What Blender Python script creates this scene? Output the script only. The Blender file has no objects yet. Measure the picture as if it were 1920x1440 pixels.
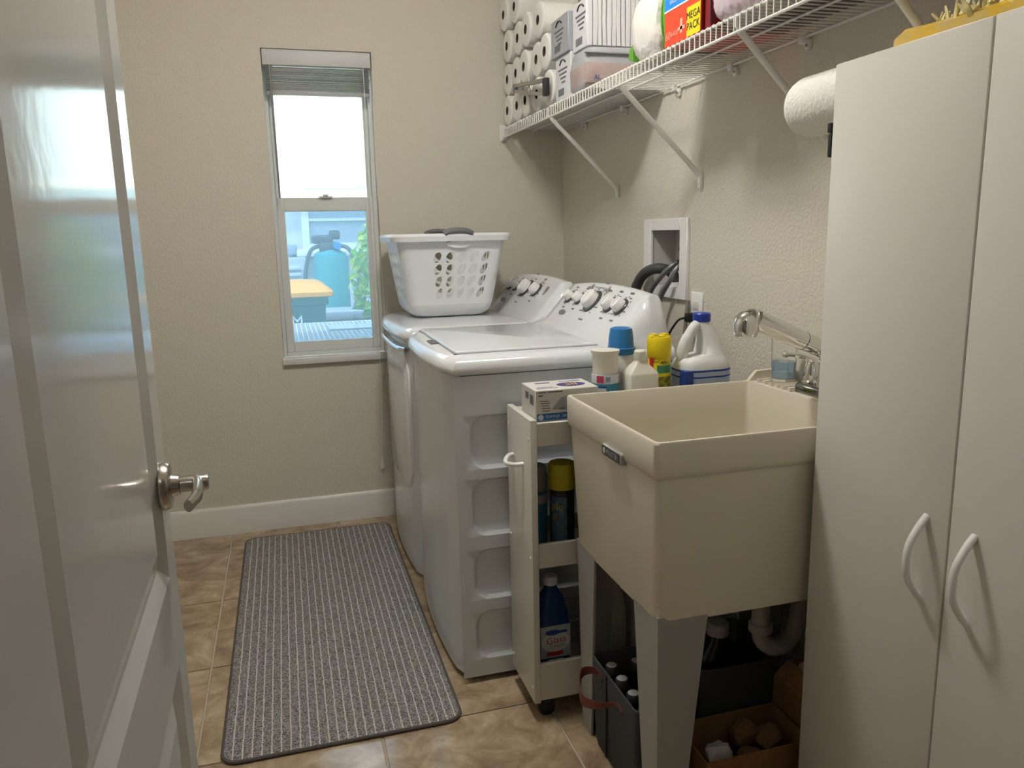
import bpy, bmesh, math, random
from mathutils import Vector, Matrix
random.seed(7)
sc = bpy.context.scene
COL = sc.collection
PI = math.pi
# ---------------------------------------------------------------- camera, world, sun, exposure
cd = bpy.data.cameras.new('camera')
cam = bpy.data.objects.new('camera', cd); COL.objects.link(cam)
R_, U_, F_ = (Vector((0.95962501, -0.28047693, -0.02127272)), Vector((0.07314538, 0.17580275, 0.98170421)),
              Vector((0.27160558, 0.94362391, -0.1892203)))
m = Matrix.Identity(4)
for i in range(3):
    m[i][0] = R_[i]; m[i][1] = U_[i]; m[i][2] = -F_[i]
m[0][3], m[1][3], m[2][3] = -1.3298, -3.6521, 1.3356
cam.matrix_world = m
cd.sensor_width = 36; cd.lens = 1461.3 / 1920 * 36; cd.clip_start = 0.02
sc.camera = cam
w = bpy.data.worlds.new('daylight'); sc.world = w; w.use_nodes = True
bg = w.node_tree.nodes['Background']
bg.inputs[0].default_value = (0.80, 0.93, 1.0, 1); bg.inputs[1].default_value = 4.0
sl = bpy.data.lights.new('sun', 'SUN'); sl.energy = 7.0; sl.angle = 0.01; sl.color = (1, .95, .85)
so = bpy.data.objects.new('sun', sl); COL.objects.link(so)
so.rotation_euler = (math.radians(20), 0, math.radians(-20))   # high, shining away from this house onto the neighbour
sc.view_settings.view_transform = 'Standard'; sc.view_settings.look = 'None'
sc.view_settings.gamma = 1; sc.view_settings.use_curve_mapping = False
sc.view_settings.exposure = 1.20
LAMP = 48.0        # radiance of the ceiling lamp's glass

# ---------------------------------------------------------------- helpers
MATS = {}
PRINTS = ('dial_print', 'status_print', 'printing', 'top_printing', 'barcode', 'lettering', 'status_buttons', 'emblem', 'panel_border')
def mat(name, col, rough=.5, metal=0, noise=None, bump=None, coat=0, trans=0, ior=1.45, emit=0, alpha=1, spec=.5, sss=0):
    """noise=(scale, colour2, detail), bump=(scale, strength)"""
    if name in MATS: return MATS[name]
    m = bpy.data.materials.new(name); m.use_nodes = True
    nt = m.node_tree; b = nt.nodes['Principled BSDF']; N = nt.nodes.new; L = nt.links.new
    c = (*col, 1)
    b.inputs['Base Color'].default_value = c
    b.inputs['Roughness'].default_value = rough; b.inputs['Metallic'].default_value = metal
    b.inputs['IOR'].default_value = ior; b.inputs['Transmission Weight'].default_value = trans
    b.inputs['Coat Weight'].default_value = coat; b.inputs['Coat Roughness'].default_value = .08
    b.inputs['Specular IOR Level'].default_value = spec; b.inputs['Alpha'].default_value = alpha
    if emit: b.inputs['Emission Color'].default_value = c; b.inputs['Emission Strength'].default_value = emit
    if noise or bump: g = N('ShaderNodeNewGeometry')
    if noise:
        t = N('ShaderNodeTexNoise'); t.inputs['Scale'].default_value = noise[0]; t.inputs['Detail'].default_value = noise[2] if len(noise) > 2 else 3
        L(g.outputs['Position'], t.inputs['Vector'])
        r = N('ShaderNodeValToRGB'); r.color_ramp.elements[0].position = .35; r.color_ramp.elements[1].position = .65
        r.color_ramp.elements[0].color = c; r.color_ramp.elements[1].color = (*noise[1], 1)
        L(t.outputs['Fac'], r.inputs[0]); L(r.outputs[0], b.inputs['Base Color'])
    if bump:
        t2 = N('ShaderNodeTexNoise'); t2.inputs['Scale'].default_value = bump[0]; t2.inputs['Detail'].default_value = 2
        L(g.outputs['Position'], t2.inputs['Vector'])
        bn = N('ShaderNodeBump'); bn.inputs['Strength'].default_value = bump[1]; bn.inputs['Distance'].default_value = bump[2] if len(bump) > 2 else .004
        L(t2.outputs['Fac'], bn.inputs['Height']); L(bn.outputs[0], b.inputs['Normal'])
    MATS[name] = m; return m

def wloc(o):
    v = Vector((0, 0, 0))
    while o is not None: v = v + o.location; o = o.parent
    return v
def tag(o, label, cat, group=None):
    o['label'] = label; o['category'] = cat
    if group: o['group'] = group
    return o
def thing(name, label, cat, loc, group=None):
    o = bpy.data.objects.new(name, None); COL.objects.link(o); o.location = loc; o.empty_display_size = .05
    return tag(o, label, cat, group)
def struct_empty(name, loc):
    o = bpy.data.objects.new(name, None); COL.objects.link(o); o.location = loc; o['kind'] = 'structure'; return o
def mk(name, bm, mt, parent=None, smooth=True, angle=40, T=None, weld=False):
    """bmesh in world coordinates -> one object whose origin is its base centre"""
    if T is not None: bmesh.ops.transform(bm, matrix=T, verts=bm.verts)
    if weld: bmesh.ops.remove_doubles(bm, verts=bm.verts, dist=1e-5)
    bmesh.ops.recalc_face_normals(bm, faces=bm.faces)
    xs = [v.co.x for v in bm.verts]; ys = [v.co.y for v in bm.verts]; zs = [v.co.z for v in bm.verts]
    o0 = Vector(((min(xs) + max(xs)) / 2, (min(ys) + max(ys)) / 2, min(zs)))
    bmesh.ops.translate(bm, vec=-o0, verts=bm.verts)
    if smooth:
        for f in bm.faces: f.smooth = True
        for e in bm.edges:
            if len(e.link_faces) != 2 or e.calc_face_angle(0) > math.radians(angle): e.smooth = False
    me = bpy.data.meshes.new(name); bm.to_mesh(me); bm.free()
    o = bpy.data.objects.new(name, me); COL.objects.link(o)
    if name in PRINTS: o['kind'] = 'stuff'      # tiny flat print
    for x in (mt if isinstance(mt, (list, tuple)) else [mt]): me.materials.append(x)
    if parent: o.parent = parent; o.location = o0 - wloc(parent)
    else: o.location = o0
    return o
def dup(src, world, parent=None):
    o = src.copy(); COL.objects.link(o); o.parent = parent
    o.location = Vector(world) - (wloc(parent) if parent else Vector()); return o
def struct(name, bm, mt, parent=None, **k):
    o = mk(name, bm, mt, parent, **k)
    if parent is None: o['kind'] = 'structure'
    return o
def nb(): return bmesh.new()
def box(bm, x0, x1, y0, y1, z0, z1, bev=0, seg=2, mi=0):
    vs = [bm.verts.new(p) for p in ((x0,y0,z0),(x1,y0,z0),(x1,y1,z0),(x0,y1,z0),(x0,y0,z1),(x1,y0,z1),(x1,y1,z1),(x0,y1,z1))]
    fs = [bm.faces.new([vs[i] for i in q]) for q in ((0,3,2,1),(4,5,6,7),(0,1,5,4),(1,2,6,5),(2,3,7,6),(3,0,4,7))]
    for f in fs: f.material_index = mi
    if bev:
        es = list({e for f in fs for e in f.edges})
        bmesh.ops.bevel(bm, geom=es, offset=bev, segments=seg, affect='EDGES', profile=.5)
    return bm
def B(*a, **k): return box(nb(), *a, **k)
def loft(bm, secs, cap0=True, cap1=True, closed=True, mi=0):
    rows = [[bm.verts.new(p) for p in s] for s in secs]
    n = len(rows[0])
    for a, b in zip(rows, rows[1:]):
        for i in range(n if closed else n - 1):
            j = (i + 1) % n
            f = bm.faces.new((a[i], a[j], b[j], b[i])); f.material_index = mi
    if cap0 and closed: bm.faces.new(rows[0][::-1]).material_index = mi
    if cap1 and closed: bm.faces.new(rows[-1]).material_index = mi
    return rows
def ring(c, r, n=20, ax='z', rx=None):
    out = []
    for i in range(n):
        a = 2 * PI * i / n; u, v = r * math.cos(a), (rx or r) * math.sin(a)
        out.append({'z': (c[0]+u, c[1]+v, c[2]), 'x': (c[0], c[1]+u, c[2]+v), 'y': (c[0]+u, c[1], c[2]+v)}[ax])
    return out
def lathe(bm, c, prof, n=20, ax='z', cap0=True, cap1=True, mi=0):
    """prof = [(radius, height along axis)]"""
    secs = []
    for r, h in prof:
        p = {'z': (c[0], c[1], c[2]+h), 'x': (c[0]+h, c[1], c[2]), 'y': (c[0], c[1]+h, c[2])}[ax]
        secs.append(ring(p, max(r, 1e-4), n, ax))
    loft(bm, secs, cap0, cap1, mi=mi); return bm
def lathe_dir(bm, c, d, prof, n=20, mi=0):
    d = Vector(d).normalized(); q = d.to_track_quat('Z', 'Y').to_matrix(); c = Vector(c)
    secs = [[c + q @ Vector((max(r,1e-4)*math.cos(2*PI*i/n), max(r,1e-4)*math.sin(2*PI*i/n), h)) for i in range(n)] for r, h in prof]
    loft(bm, secs, mi=mi); return bm
def tube(bm, pts, r, n=8, mi=0, flat=None):
    """swept tube; r number or list; flat=(a,b) for an elliptical section"""
    pts = [Vector(p) for p in pts]; rs = r if isinstance(r, (list, tuple)) else [r] * len(pts)
    secs = []; ref = None
    for i, p in enumerate(pts):
        t = (pts[min(i+1, len(pts)-1)] - pts[max(i-1, 0)]).normalized()
        if ref is None:
            ref = t.cross(Vector((0, 0, 1)));  ref = ref if ref.length > .1 else t.cross(Vector((0, 1, 0)))
        ref = (ref - t * ref.dot(t)).normalized(); b = t.cross(ref)
        fa, fb = flat if flat else (1, 1)
        secs.append([p + rs[i] * (fa * math.cos(2*PI*k/n) * ref + fb * math.sin(2*PI*k/n) * b) for k in range(n)])
    loft(bm, secs, mi=mi); return bm
def smoothpath(pts, n=6):
    pts = [Vector(p) for p in pts]; out = []
    for i in range(len(pts) - 1):
        p0 = pts[max(i-1,0)]; p1 = pts[i]; p2 = pts[i+1]; p3 = pts[min(i+2,len(pts)-1)]
        for k in range(n):
            t = k / n
            out.append(.5*((2*p1)+(-p0+p2)*t+(2*p0-5*p1+4*p2-p3)*t*t+(-p0+3*p1-3*p2+p3)*t**3))
    out.append(pts[-1]); return out
def rrect2(x0, x1, y0, y1, r, n=5):
    out = []
    for cx, cy, a0 in ((x1-r, y1-r, 0), (x0+r, y1-r, .5), (x0+r, y0+r, 1), (x1-r, y0+r, 1.5)):
        for k in range(n): a = (a0 + .5 * k / (n-1)) * PI; out.append((cx + r*math.cos(a), cy + r*math.sin(a)))
    return out
def rr(x0, x1, y0, y1, r, z, n=5): return [(p[0], p[1], z) for p in rrect2(x0, x1, y0, y1, r, n)]
def outer_of_rr(x0, x1, y0, y1, loop, n=5):
    """points on the plain rectangle matching a rounded loop from rrect2"""
    out = []; cs = [(x1, y1), (x0, y1), (x0, y0), (x1, y0)]
    for q in range(4):
        seg = loop[q*n:(q+1)*n]; c = Vector(cs[q]); a, b = seg[0], seg[-1]
        if q in (0, 2): A = Vector((c.x, a[1])); Bv = Vector((b[0], c.y))
        else: A = Vector((a[0], c.y)); Bv = Vector((c.x, b[1]))
        h = (n-1) / 2
        for k in range(n): out.append(tuple(A.lerp(c, k/h) if k <= h else c.lerp(Bv, (k-h)/h)))
    return out
def text(name, s, size, fn, mt, parent, align='CENTER'):
    """flat lettering; fn(u, v) gives the world point of a letter point"""
    cu = bpy.data.curves.new('t', 'FONT'); cu.body = s; cu.size = size; cu.align_x = align; cu.align_y = 'CENTER'; cu.resolution_u = 3
    ob = bpy.data.objects.new('t', cu); COL.objects.link(ob); bpy.context.view_layer.update()
    dg = bpy.context.evaluated_depsgraph_get(); me = bpy.data.meshes.new_from_object(ob.evaluated_get(dg))
    bm = nb(); bm.from_mesh(me); bpy.data.objects.remove(ob); bpy.data.curves.remove(cu); bpy.data.meshes.remove(me)
    for v in bm.verts: v.co = Vector(fn(v.co.x, v.co.y))
    return mk(name, bm, mt, parent, smooth=False)
def plane_fn(o, u, v):
    o, u, v = Vector(o), Vector(u).normalized(), Vector(v).normalized()
    return lambda a, b: o + u * a + v * b
def cyl_fn(c, R, a0, z0):
    """wrap around a vertical cylinder, a0 = angle of the text centre; u runs to the right seen from outside"""
    return lambda a, b: (c[0] + R*math.cos(a0 + a/R), c[1] + R*math.sin(a0 + a/R), z0 + b)
def band(bm, c, R, z0, z1, a0=0, a1=2*PI, n=24, mi=0, t=.0006):
    """thin sleeve (label) round a vertical cylinder"""
    secs = []
    for i in range(n + 1):
        a = a0 + (a1 - a0) * i / n; ca, sa = math.cos(a), math.sin(a)
        secs.append([(c[0]+(R-t)*ca, c[1]+(R-t)*sa, z0), (c[0]+(R+t)*ca, c[1]+(R+t)*sa, z0), (c[0]+(R+t)*ca, c[1]+(R+t)*sa, z1), (c[0]+(R-t)*ca, c[1]+(R-t)*sa, z1)])
    full = abs(a1 - a0 - 2*PI) < 1e-6
    loft(bm, secs, not full, not full, mi=mi); return bm
TOCAM = -PI/2 - .42      # angle that faces the doorway

# ---------------------------------------------------------------- materials
WALL = mat('wall_paint', (.66, .62, .535), .8, bump=(110, .55, .006))
CEIL = mat('ceiling_paint', (.72, .70, .65), .9, bump=(90, .4, .004))
TRIM = mat('white_trim_paint', (.74, .73, .70), .35)
DOORP = mat('door_gloss_paint', (.50, .50, .48), .11, bump=(30, .02, .01))
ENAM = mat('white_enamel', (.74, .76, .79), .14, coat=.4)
PLAS = mat('white_plastic', (.82, .82, .82), .35)
BASK = mat('basket_plastic', (.74, .76, .78), .4)
CAB = mat('cabinet_laminate', (.70, .675, .62), .38)
SINK = mat('almond_tub_plastic', (.72, .67, .56), .35)
LEG = mat('leg_plastic', (.34, .345, .32), .5)
CHROME = mat('chrome', (.75, .75, .74), .07, 1)
NICK = mat('satin_nickel', (.45, .42, .38), .25, 1)
STEEL = mat('steel', (.45, .44, .41), .35, 1)
GREYP = mat('grey_plastic', (.17, .17, .18), .45)
DARK = mat('dark_plastic', (.02, .02, .022), .5)
BLACK = mat('black_rubber', (.012, .012, .012), .6)
WIRE = mat('shelf_white_coating', (.78, .77, .74), .4)
PAPER = mat('tissue_paper', (.83, .82, .79), .9, bump=(160, .3, .003))
CORE = mat('cardboard_core', (.06, .05, .04), .9)
CARD = mat('brown_cardboard', (.30, .16, .06), .85, noise=(40, (.26, .135, .05)))
GLASS = mat('clear_glass', (1, 1, 1), .02, trans=1, ior=1.45)
GREY_PRINT = mat('grey_print', (.14, .14, .15), .6)
BLACKINK = mat('black_ink', (.015, .015, .02), .6)
WHITEINK = mat('white_ink', (.85, .85, .85), .6)
BLUEINK = mat('blue_ink', (.02, .06, .30), .5)
REDINK = mat('red_ink', (.55, .03, .03), .5)
YELL = mat('yellow_plastic', (.80, .62, .01), .35)
# ================================================================ THE ROOM
XL, YF, H = -2.15, -3.14, 2.72        # left wall, front wall, ceiling; right wall x=0, back wall y=0
YH = -5.3                              # end of the hall behind the doorway
WL, WR, WB, WT = -1.354, -.890, .800, 2.130   # window opening
def tile_mat():
    m = bpy.data.materials.new('travertine_tile'); m.use_nodes = True; nt = m.node_tree; b = nt.nodes['Principled BSDF']; N = nt.nodes.new; L = nt.links.new
    g = N('ShaderNodeNewGeometry'); oi = N('ShaderNodeObjectInfo')
    ad = N('ShaderNodeVectorMath'); ad.operation = 'ADD'
    sc_ = N('ShaderNodeVectorMath'); sc_.operation = 'SCALE'; sc_.inputs[0].default_value = (7, 3, 5); L(oi.outputs['Random'], sc_.inputs['Scale'])
    L(g.outputs['Position'], ad.inputs[0]); L(sc_.outputs[0], ad.inputs[1])
    t = N('ShaderNodeTexNoise'); t.inputs["Scale"].default_value = 9; t.inputs['Detail'].default_value = 7; t.inputs['Roughness'].default_value = .65; t.inputs['Distortion'].default_value = .6
    L(ad.outputs[0], t.inputs['Vector'])
    r = N('ShaderNodeValToRGB'); e = r.color_ramp.elements
    e[0].position = .32; e[0].color = (.225, .16, .10, 1); e[1].position = .68; e[1].color = (.53, .43, .30, 1)
    e2 = r.color_ramp.elements.new(.5); e2.color = (.37, .275, .175, 1)
    L(t.outputs['Fac'], r.inputs[0]); L(r.outputs[0], b.inputs['Base Color'])
    b.inputs['Roughness'].default_value = .11
    t2 = N('ShaderNodeTexNoise'); t2.inputs['Scale'].default_value = 25; L(g.outputs['Position'], t2.inputs['Vector'])
    bn = N('ShaderNodeBump'); bn.inputs['Strength'].default_value = .04; bn.inputs['Distance'].default_value = .004; L(t2.outputs[0], bn.inputs['Height']); L(bn.outputs[0], b.inputs['Normal'])
    return m
TILE = tile_mat()
GROUT = mat('grout', (.50, .43, .33), .85)
floor = struct('floor', B(XL - .12, .12, YH - .12, .14, -.15, -.004), GROUT)
PX, PY, X0, Y0, GAP = .4775, .4925, -1.64, -.22, .003
proto = None
for i in range(-2, 5):
    for j in range(-1, 11):
        x0 = max(X0 + PX*(i-1) + GAP, XL); x1 = min(X0 + PX*i - GAP, 0); y1 = min(Y0 - PY*(j) - GAP + PY*0, 0); y0 = max(Y0 - PY*(j+1) + GAP, YH)
        if j == -1: y0, y1 = Y0 + GAP, 0
        if x1 - x0 < .02 or y1 - y0 < .02: continue
        full = abs(x1-x0-(PX-2*GAP)) < 1e-4 and abs(y1-y0-(PY-2*GAP)) < 1e-4
        if full and proto: dup(proto, ((x0+x1)/2, (y0+y1)/2, -.004), floor); continue
        o = mk('floor_tile', B(x0, x1, y0, y1, -.004, 0, bev=.0015, seg=1), TILE, floor)
        if full: proto = o
struct('ceiling', B(XL - .12, .12, YH - .12, .14, H, H + .2), CEIL)
bm = nb()
for a in ((XL-.12, WL, 0, .14, 0, H), (WR, .12, 0, .14, 0, H), (WL, WR, 0, .14, 0, WB - .03), (WL, WR, 0, .14, WT, H)): box(bm, *a)
struct('wall_back', bm, WALL, smooth=False)
BY0, BY1, BZ0, BZ1 = -1.215, -.955, 1.125, 1.350      # hole for the supply box
bm = nb()
for a in ((0, .12, YH, BY0, 0, H), (0, .12, BY1, 0, 0, H), (0, .12, BY0, BY1, 0, BZ0), (0, .12, BY0, BY1, BZ1, H), (.11, .12, BY0, BY1, BZ0, BZ1)): box(bm, *a)
struct('wall_right', bm, WALL, smooth=False)
struct('wall_left', B(XL - .12, XL, YH, 0, 0, H), WALL)
struct('wall_hall', B(XL - .12, .12, YH - .12, YH, 0, H), WALL)
bm = nb()
for a in ((XL, -1.60, YF - .12, YF, 0, H), (-.575, 0, YF - .12, YF, 0, H), (-1.60, -.575, YF - .12, YF, 2.06, H)): box(bm, *a)
struct('wall_front', bm, WALL, smooth=False)
def baseboard(name, pts_fn, a, b):
    prof = [(0, 0), (.014, 0), (.014, .118), (.010, .128), (.006, .133), (0, .133)]
    bm = nb(); loft(bm, [[pts_fn(t, d, z) for d, z in prof] for t in (a, b)]); return struct(name, bm, TRIM)
baseboard('baseboard_back', lambda t, d, z: (t, -d, z), XL, 0)
baseboard('baseboard_right', lambda t, d, z: (-d, t, z), -.014, YF)
baseboard('baseboard_left', lambda t, d, z: (XL + d, t, z), -.014, YF)
# door jamb liners of the doorway the picture is taken through
bm = nb(); box(bm, -1.60, -1.585, YF - .13, YF + .004, 0, 2.045); box(bm, -.59, -.575, YF - .13, YF + .004, 0, 2.045); box(bm, -1.60, -.575, YF - .13, YF + .004, 2.045, 2.06)
struct('trim_1', bm, TRIM, smooth=False)

# ---------------------------------------------------------------- window
win = struct_empty('window_1', ((WL+WR)/2, .07, WB))
VIN = mat('window_vinyl', (.70, .72, .71), .35)
SCREEN = bpy.data.materials.new('insect_screen'); SCREEN.use_nodes = True
nt = SCREEN.node_tree; nt.nodes.remove(nt.nodes['Principled BSDF']); N = nt.nodes.new; L = nt.links.new
tr = N('ShaderNodeBsdfTransparent'); tr.inputs[0].default_value = (.50, .55, .64, 1)
tl = N('ShaderNodeBsdfTranslucent'); tl.inputs[0].default_value = (.22, .28, .31, 1)
mx = N('ShaderNodeMixShader'); mx.inputs[0].default_value = .30; L(tr.outputs[0], mx.inputs[1]); L(tl.outputs[0], mx.inputs[2]); L(mx.outputs[0], nt.nodes['Material Output'].inputs[0])
PANE = bpy.data.materials.new('window_glass'); PANE.use_nodes = True
nt = PANE.node_tree; nt.nodes.remove(nt.nodes['Principled BSDF']); N = nt.nodes.new; L = nt.links.new
tr = N('ShaderNodeBsdfTransparent'); tr.inputs[0].default_value = (.93, .97, .96, 1)
gl = N('ShaderNodeBsdfGlossy'); gl.inputs['Roughness'].default_value = .02
fr = N('ShaderNodeFresnel'); fr.inputs[0].default_value = 1.35
mx = N('ShaderNodeMixShader'); L(fr.outputs[0], mx.inputs[0]); L(tr.outputs[0], mx.inputs[1]); L(gl.outputs[0], mx.inputs[2]); L(mx.outputs[0], nt.nodes['Material Output'].inputs[0])
def frame_bm(x0, x1, z0, z1, y0, y1, wl, wr, wb, wt, bev=.002):
    bm = nb()
    for a in ((x0, x0+wl, y0, y1, z0, z1), (x1-wr, x1, y0, y1, z0, z1), (x0+wl, x1-wr, y0, y1, z0, z0+wb), (x0+wl, x1-wr, y0, y1, z1-wt, z1)): box(bm, *a, bev=bev, seg=1)
    return bm
mk('frame', frame_bm(WL, WR, WB, WT, .055, .125, .018, .018, .02, .02), VIN, win)
up = mk('upper_sash', frame_bm(WL+.018, WR-.018, 1.455, WT-.02, .092, .12, .022, .022, .05, .03), VIN, win)
mk('pane', B(WL+.04, WR-.04, .104, .108, 1.505, WT-.05), PANE, up)
lo = mk('lower_sash', frame_bm(WL+.018, WR-.018, WB+.02, 1.515, .060, .090, .034, .034, .045, .06), VIN, win)
mk('pane', B(WL+.052, WR-.052, .072, .076, WB+.065, 1.455), PANE, lo)
bm = nb(); box(bm, -1.15, -1.09, .045, .062, 1.512, 1.520, bev=.002); lathe(bm, (-1.12, .05, 1.519), [(.012, 0), (.012, .008), (.004, .010)], 12)
mk('sash_lock', bm, VIN, lo)
mk('insect_screen', B(WL+.018, WR-.018, .123, .1235, WB+.02, 1.50), SCREEN, win)
mk('window_sill', B(WL - .004, WR + .004, -.022, .055, WB - .028, WB, bev=.004), mat('marble_sill', (.74, .74, .72), .3, noise=(9, (.66, .66, .65))), win)

# blind, drawn up
bl = thing('window_blind', 'white mini blind drawn up at the top of the window', 'blind', (-1.12, .02, 1.94))
BLN = mat('blind_slat_vinyl', (.42, .42, .44), .5)
mk('headrail', B(WL+.004, WR-.004, -.006, .042, 2.062, 2.126, bev=.004), mat('blind_valance', (.60, .60, .61), .45), bl)
slat = None
for k in range(22):
    z = 1.962 + k * .0044
    if slat is None:
        bm = nb(); loft(bm, [[(x, .004 + .03*t, z + .0028*math.sin(PI*t) + s) for t in (0, .25, .5, .75, 1) for s in ((0,))] + [(x, .004 + .03*t, z + .0028*math.sin(PI*t) + .0012) for t in (1, .75, .5, .25, 0)] for x in (WL+.014, WR-.012)])
        slat = mk('slat', bm, BLN, bl)
    else: dup(slat, (slat.location + wloc(bl)) + Vector((random.uniform(-.002, .002), random.uniform(-.003, .003), .0044*k)), bl)
mk('bottom_rail', B(WL+.014, WR-.012, .004, .032, 1.944, 1.958, bev=.002), BLN, bl)
mk('tilt_wand', tube(nb(), [(-1.322, .0, 2.07), (-1.322, -.002, 1.95), (-1.318, -.004, 1.51)], .004, 6), mat('wand_plastic', (.22, .22, .23), .3), bl)
mk('lift_cord', tube(nb(), smoothpath([(-.928, -.004, 2.06), (-.928, -.014, 1.6), (-.926, -.032, .9), (-.928, -.034, .6), (-.938, -.022, .30)], 3), .0016, 5), PLAS, bl)
mk('cord_tassel', lathe(nb(), (-.938, -.022, .245), [(.008, 0), (.009, .02), (.004, .05), (.002, .055)], 10), PLAS, bl)

# ---------------------------------------------------------------- door, open along the left
dr = struct_empty('door_1', (-1.57, -2.62, 0))
DX, DT, DY0, DY1 = -1.546, .036, -3.125, -2.215
ZA0, ZA1, ZB0, ZB1 = .775, 1.90, .24, .615     # upper and lower panel
def door_face(bm, x, sgn, panels):
    """face of the door with recessed panels: cells in y,z"""
    ya, yb = -2.955, DY1 - .085
    zs = [.012, ZB0, ZB1, ZA0, ZA1, 2.03]; ys = [DY0, ya, yb, DY1]
    for i in range(3):
        for j in range(5):
            q = [(ys[i], zs[j]), (ys[i+1], zs[j]), (ys[i+1], zs[j+1]), (ys[i], zs[j+1])]
            if i == 1 and j in (1, 3):
                steps = [(0, 0), (.006, .003), (.028, .013), (.034, .013), (.070, .004), (.075, .004)]
                loops = []
                for ins, dep in steps:
                    loops.append([(x - sgn*dep, ys[1] + ins, zs[j] + ins), (x - sgn*dep, ys[2] - ins, zs[j] + ins), (x - sgn*dep, ys[2] - ins, zs[j+1] - ins), (x - sgn*dep, ys[1] + ins, zs[j+1] - ins)])
                loft(bm, loops, False, True)
            else: bm.faces.new([bm.verts.new((x, a, b)) for a, b in q])
bm = nb(); door_face(bm, DX, 1, 0); door_face(bm, DX - DT, -1, 0)
for a in ((DX-DT, DX, DY0, DY0, .012, 2.03), (DX-DT, DX, DY1, DY1, .012, 2.03)): bm.faces.new([bm.verts.new(p) for p in ((a[0], a[2], a[4]), (a[1], a[2], a[4]), (a[1], a[2], a[5]), (a[0], a[2], a[5]))])
for z in (.012, 2.03): bm.faces.new([bm.verts.new(p) for p in ((DX-DT, DY0, z), (DX, DY0, z), (DX, DY1, z), (DX-DT, DY1, z))])
mk('door_slab', bm, DOORP, dr, weld=True, angle=12)
ly, lz = -2.277, .930
for sx in (1, -1):
    bx = DX if sx > 0 else DX - DT
    bm = nb(); lathe_dir(bm, (bx, ly, lz), (sx, 0, 0), [(.041, 0), (.041, .007), (.037, .014), (.020, .016), (.017, .028), (.013, .03)], 28)
    rose = mk('handle_rose', bm, NICK, dr)
    bm = nb(); lathe_dir(bm, (bx + sx*.028, ly, lz), (sx, 0, 0), [(.0135, 0), (.0135, .042), (.012, .046)], 16)
    tube(bm, smoothpath([(bx + sx*.055, ly, lz + .002), (bx + sx*.060, ly - .03, lz + .002), (bx + sx*.060, ly - .070, lz - .002), (bx + sx*.050, ly - .105, lz - .006)], 5), [.012]*6 + [.0115]*5 + [.010]*5, 12, flat=(.75, 1.05))
    mk('handle_lever', bm, NICK, rose)
for z in (.25, 1.02, 1.8): mk('hinge', lathe(nb(), (DX - DT - .004, DY0 - .003, z), [(.006, 0), (.006, .09)], 10), NICK, dr)

dr.rotation_euler.z = .018

# ---------------------------------------------------------------- ceiling lamp, and an added fill lamp in the hall
def ceiling_lamp(LX, LY, label, mname, e):
    lp = thing('ceiling_lamp', label, 'lamp', (LX, LY, H - .11))
    mk('base', lathe(nb(), (LX, LY, H - .03), [(.15, 0), (.16, .01), (.16, .03)], 32), NICK, lp)
    mk('glass_dome', lathe(nb(), (LX, LY, H - .115), [(.001, 0), (.06, .008), (.105, .03), (.135, .06), (.145, .085)], 32, cap0=False), mat(mname, (1.0, .965, .90), .4, emit=e), lp)
ceiling_lamp(-.97, -1.70, 'round flush ceiling lamp with white glass dome over the mat', 'lamp_glass', LAMP)
ceiling_lamp(-1.25, -4.30, 'unseen round fill lamp added on the hall ceiling before the doorway', 'hall_fill_glass', LAMP*.1)  # unseen lamp, added to brighten the sides that face the doorway
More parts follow.
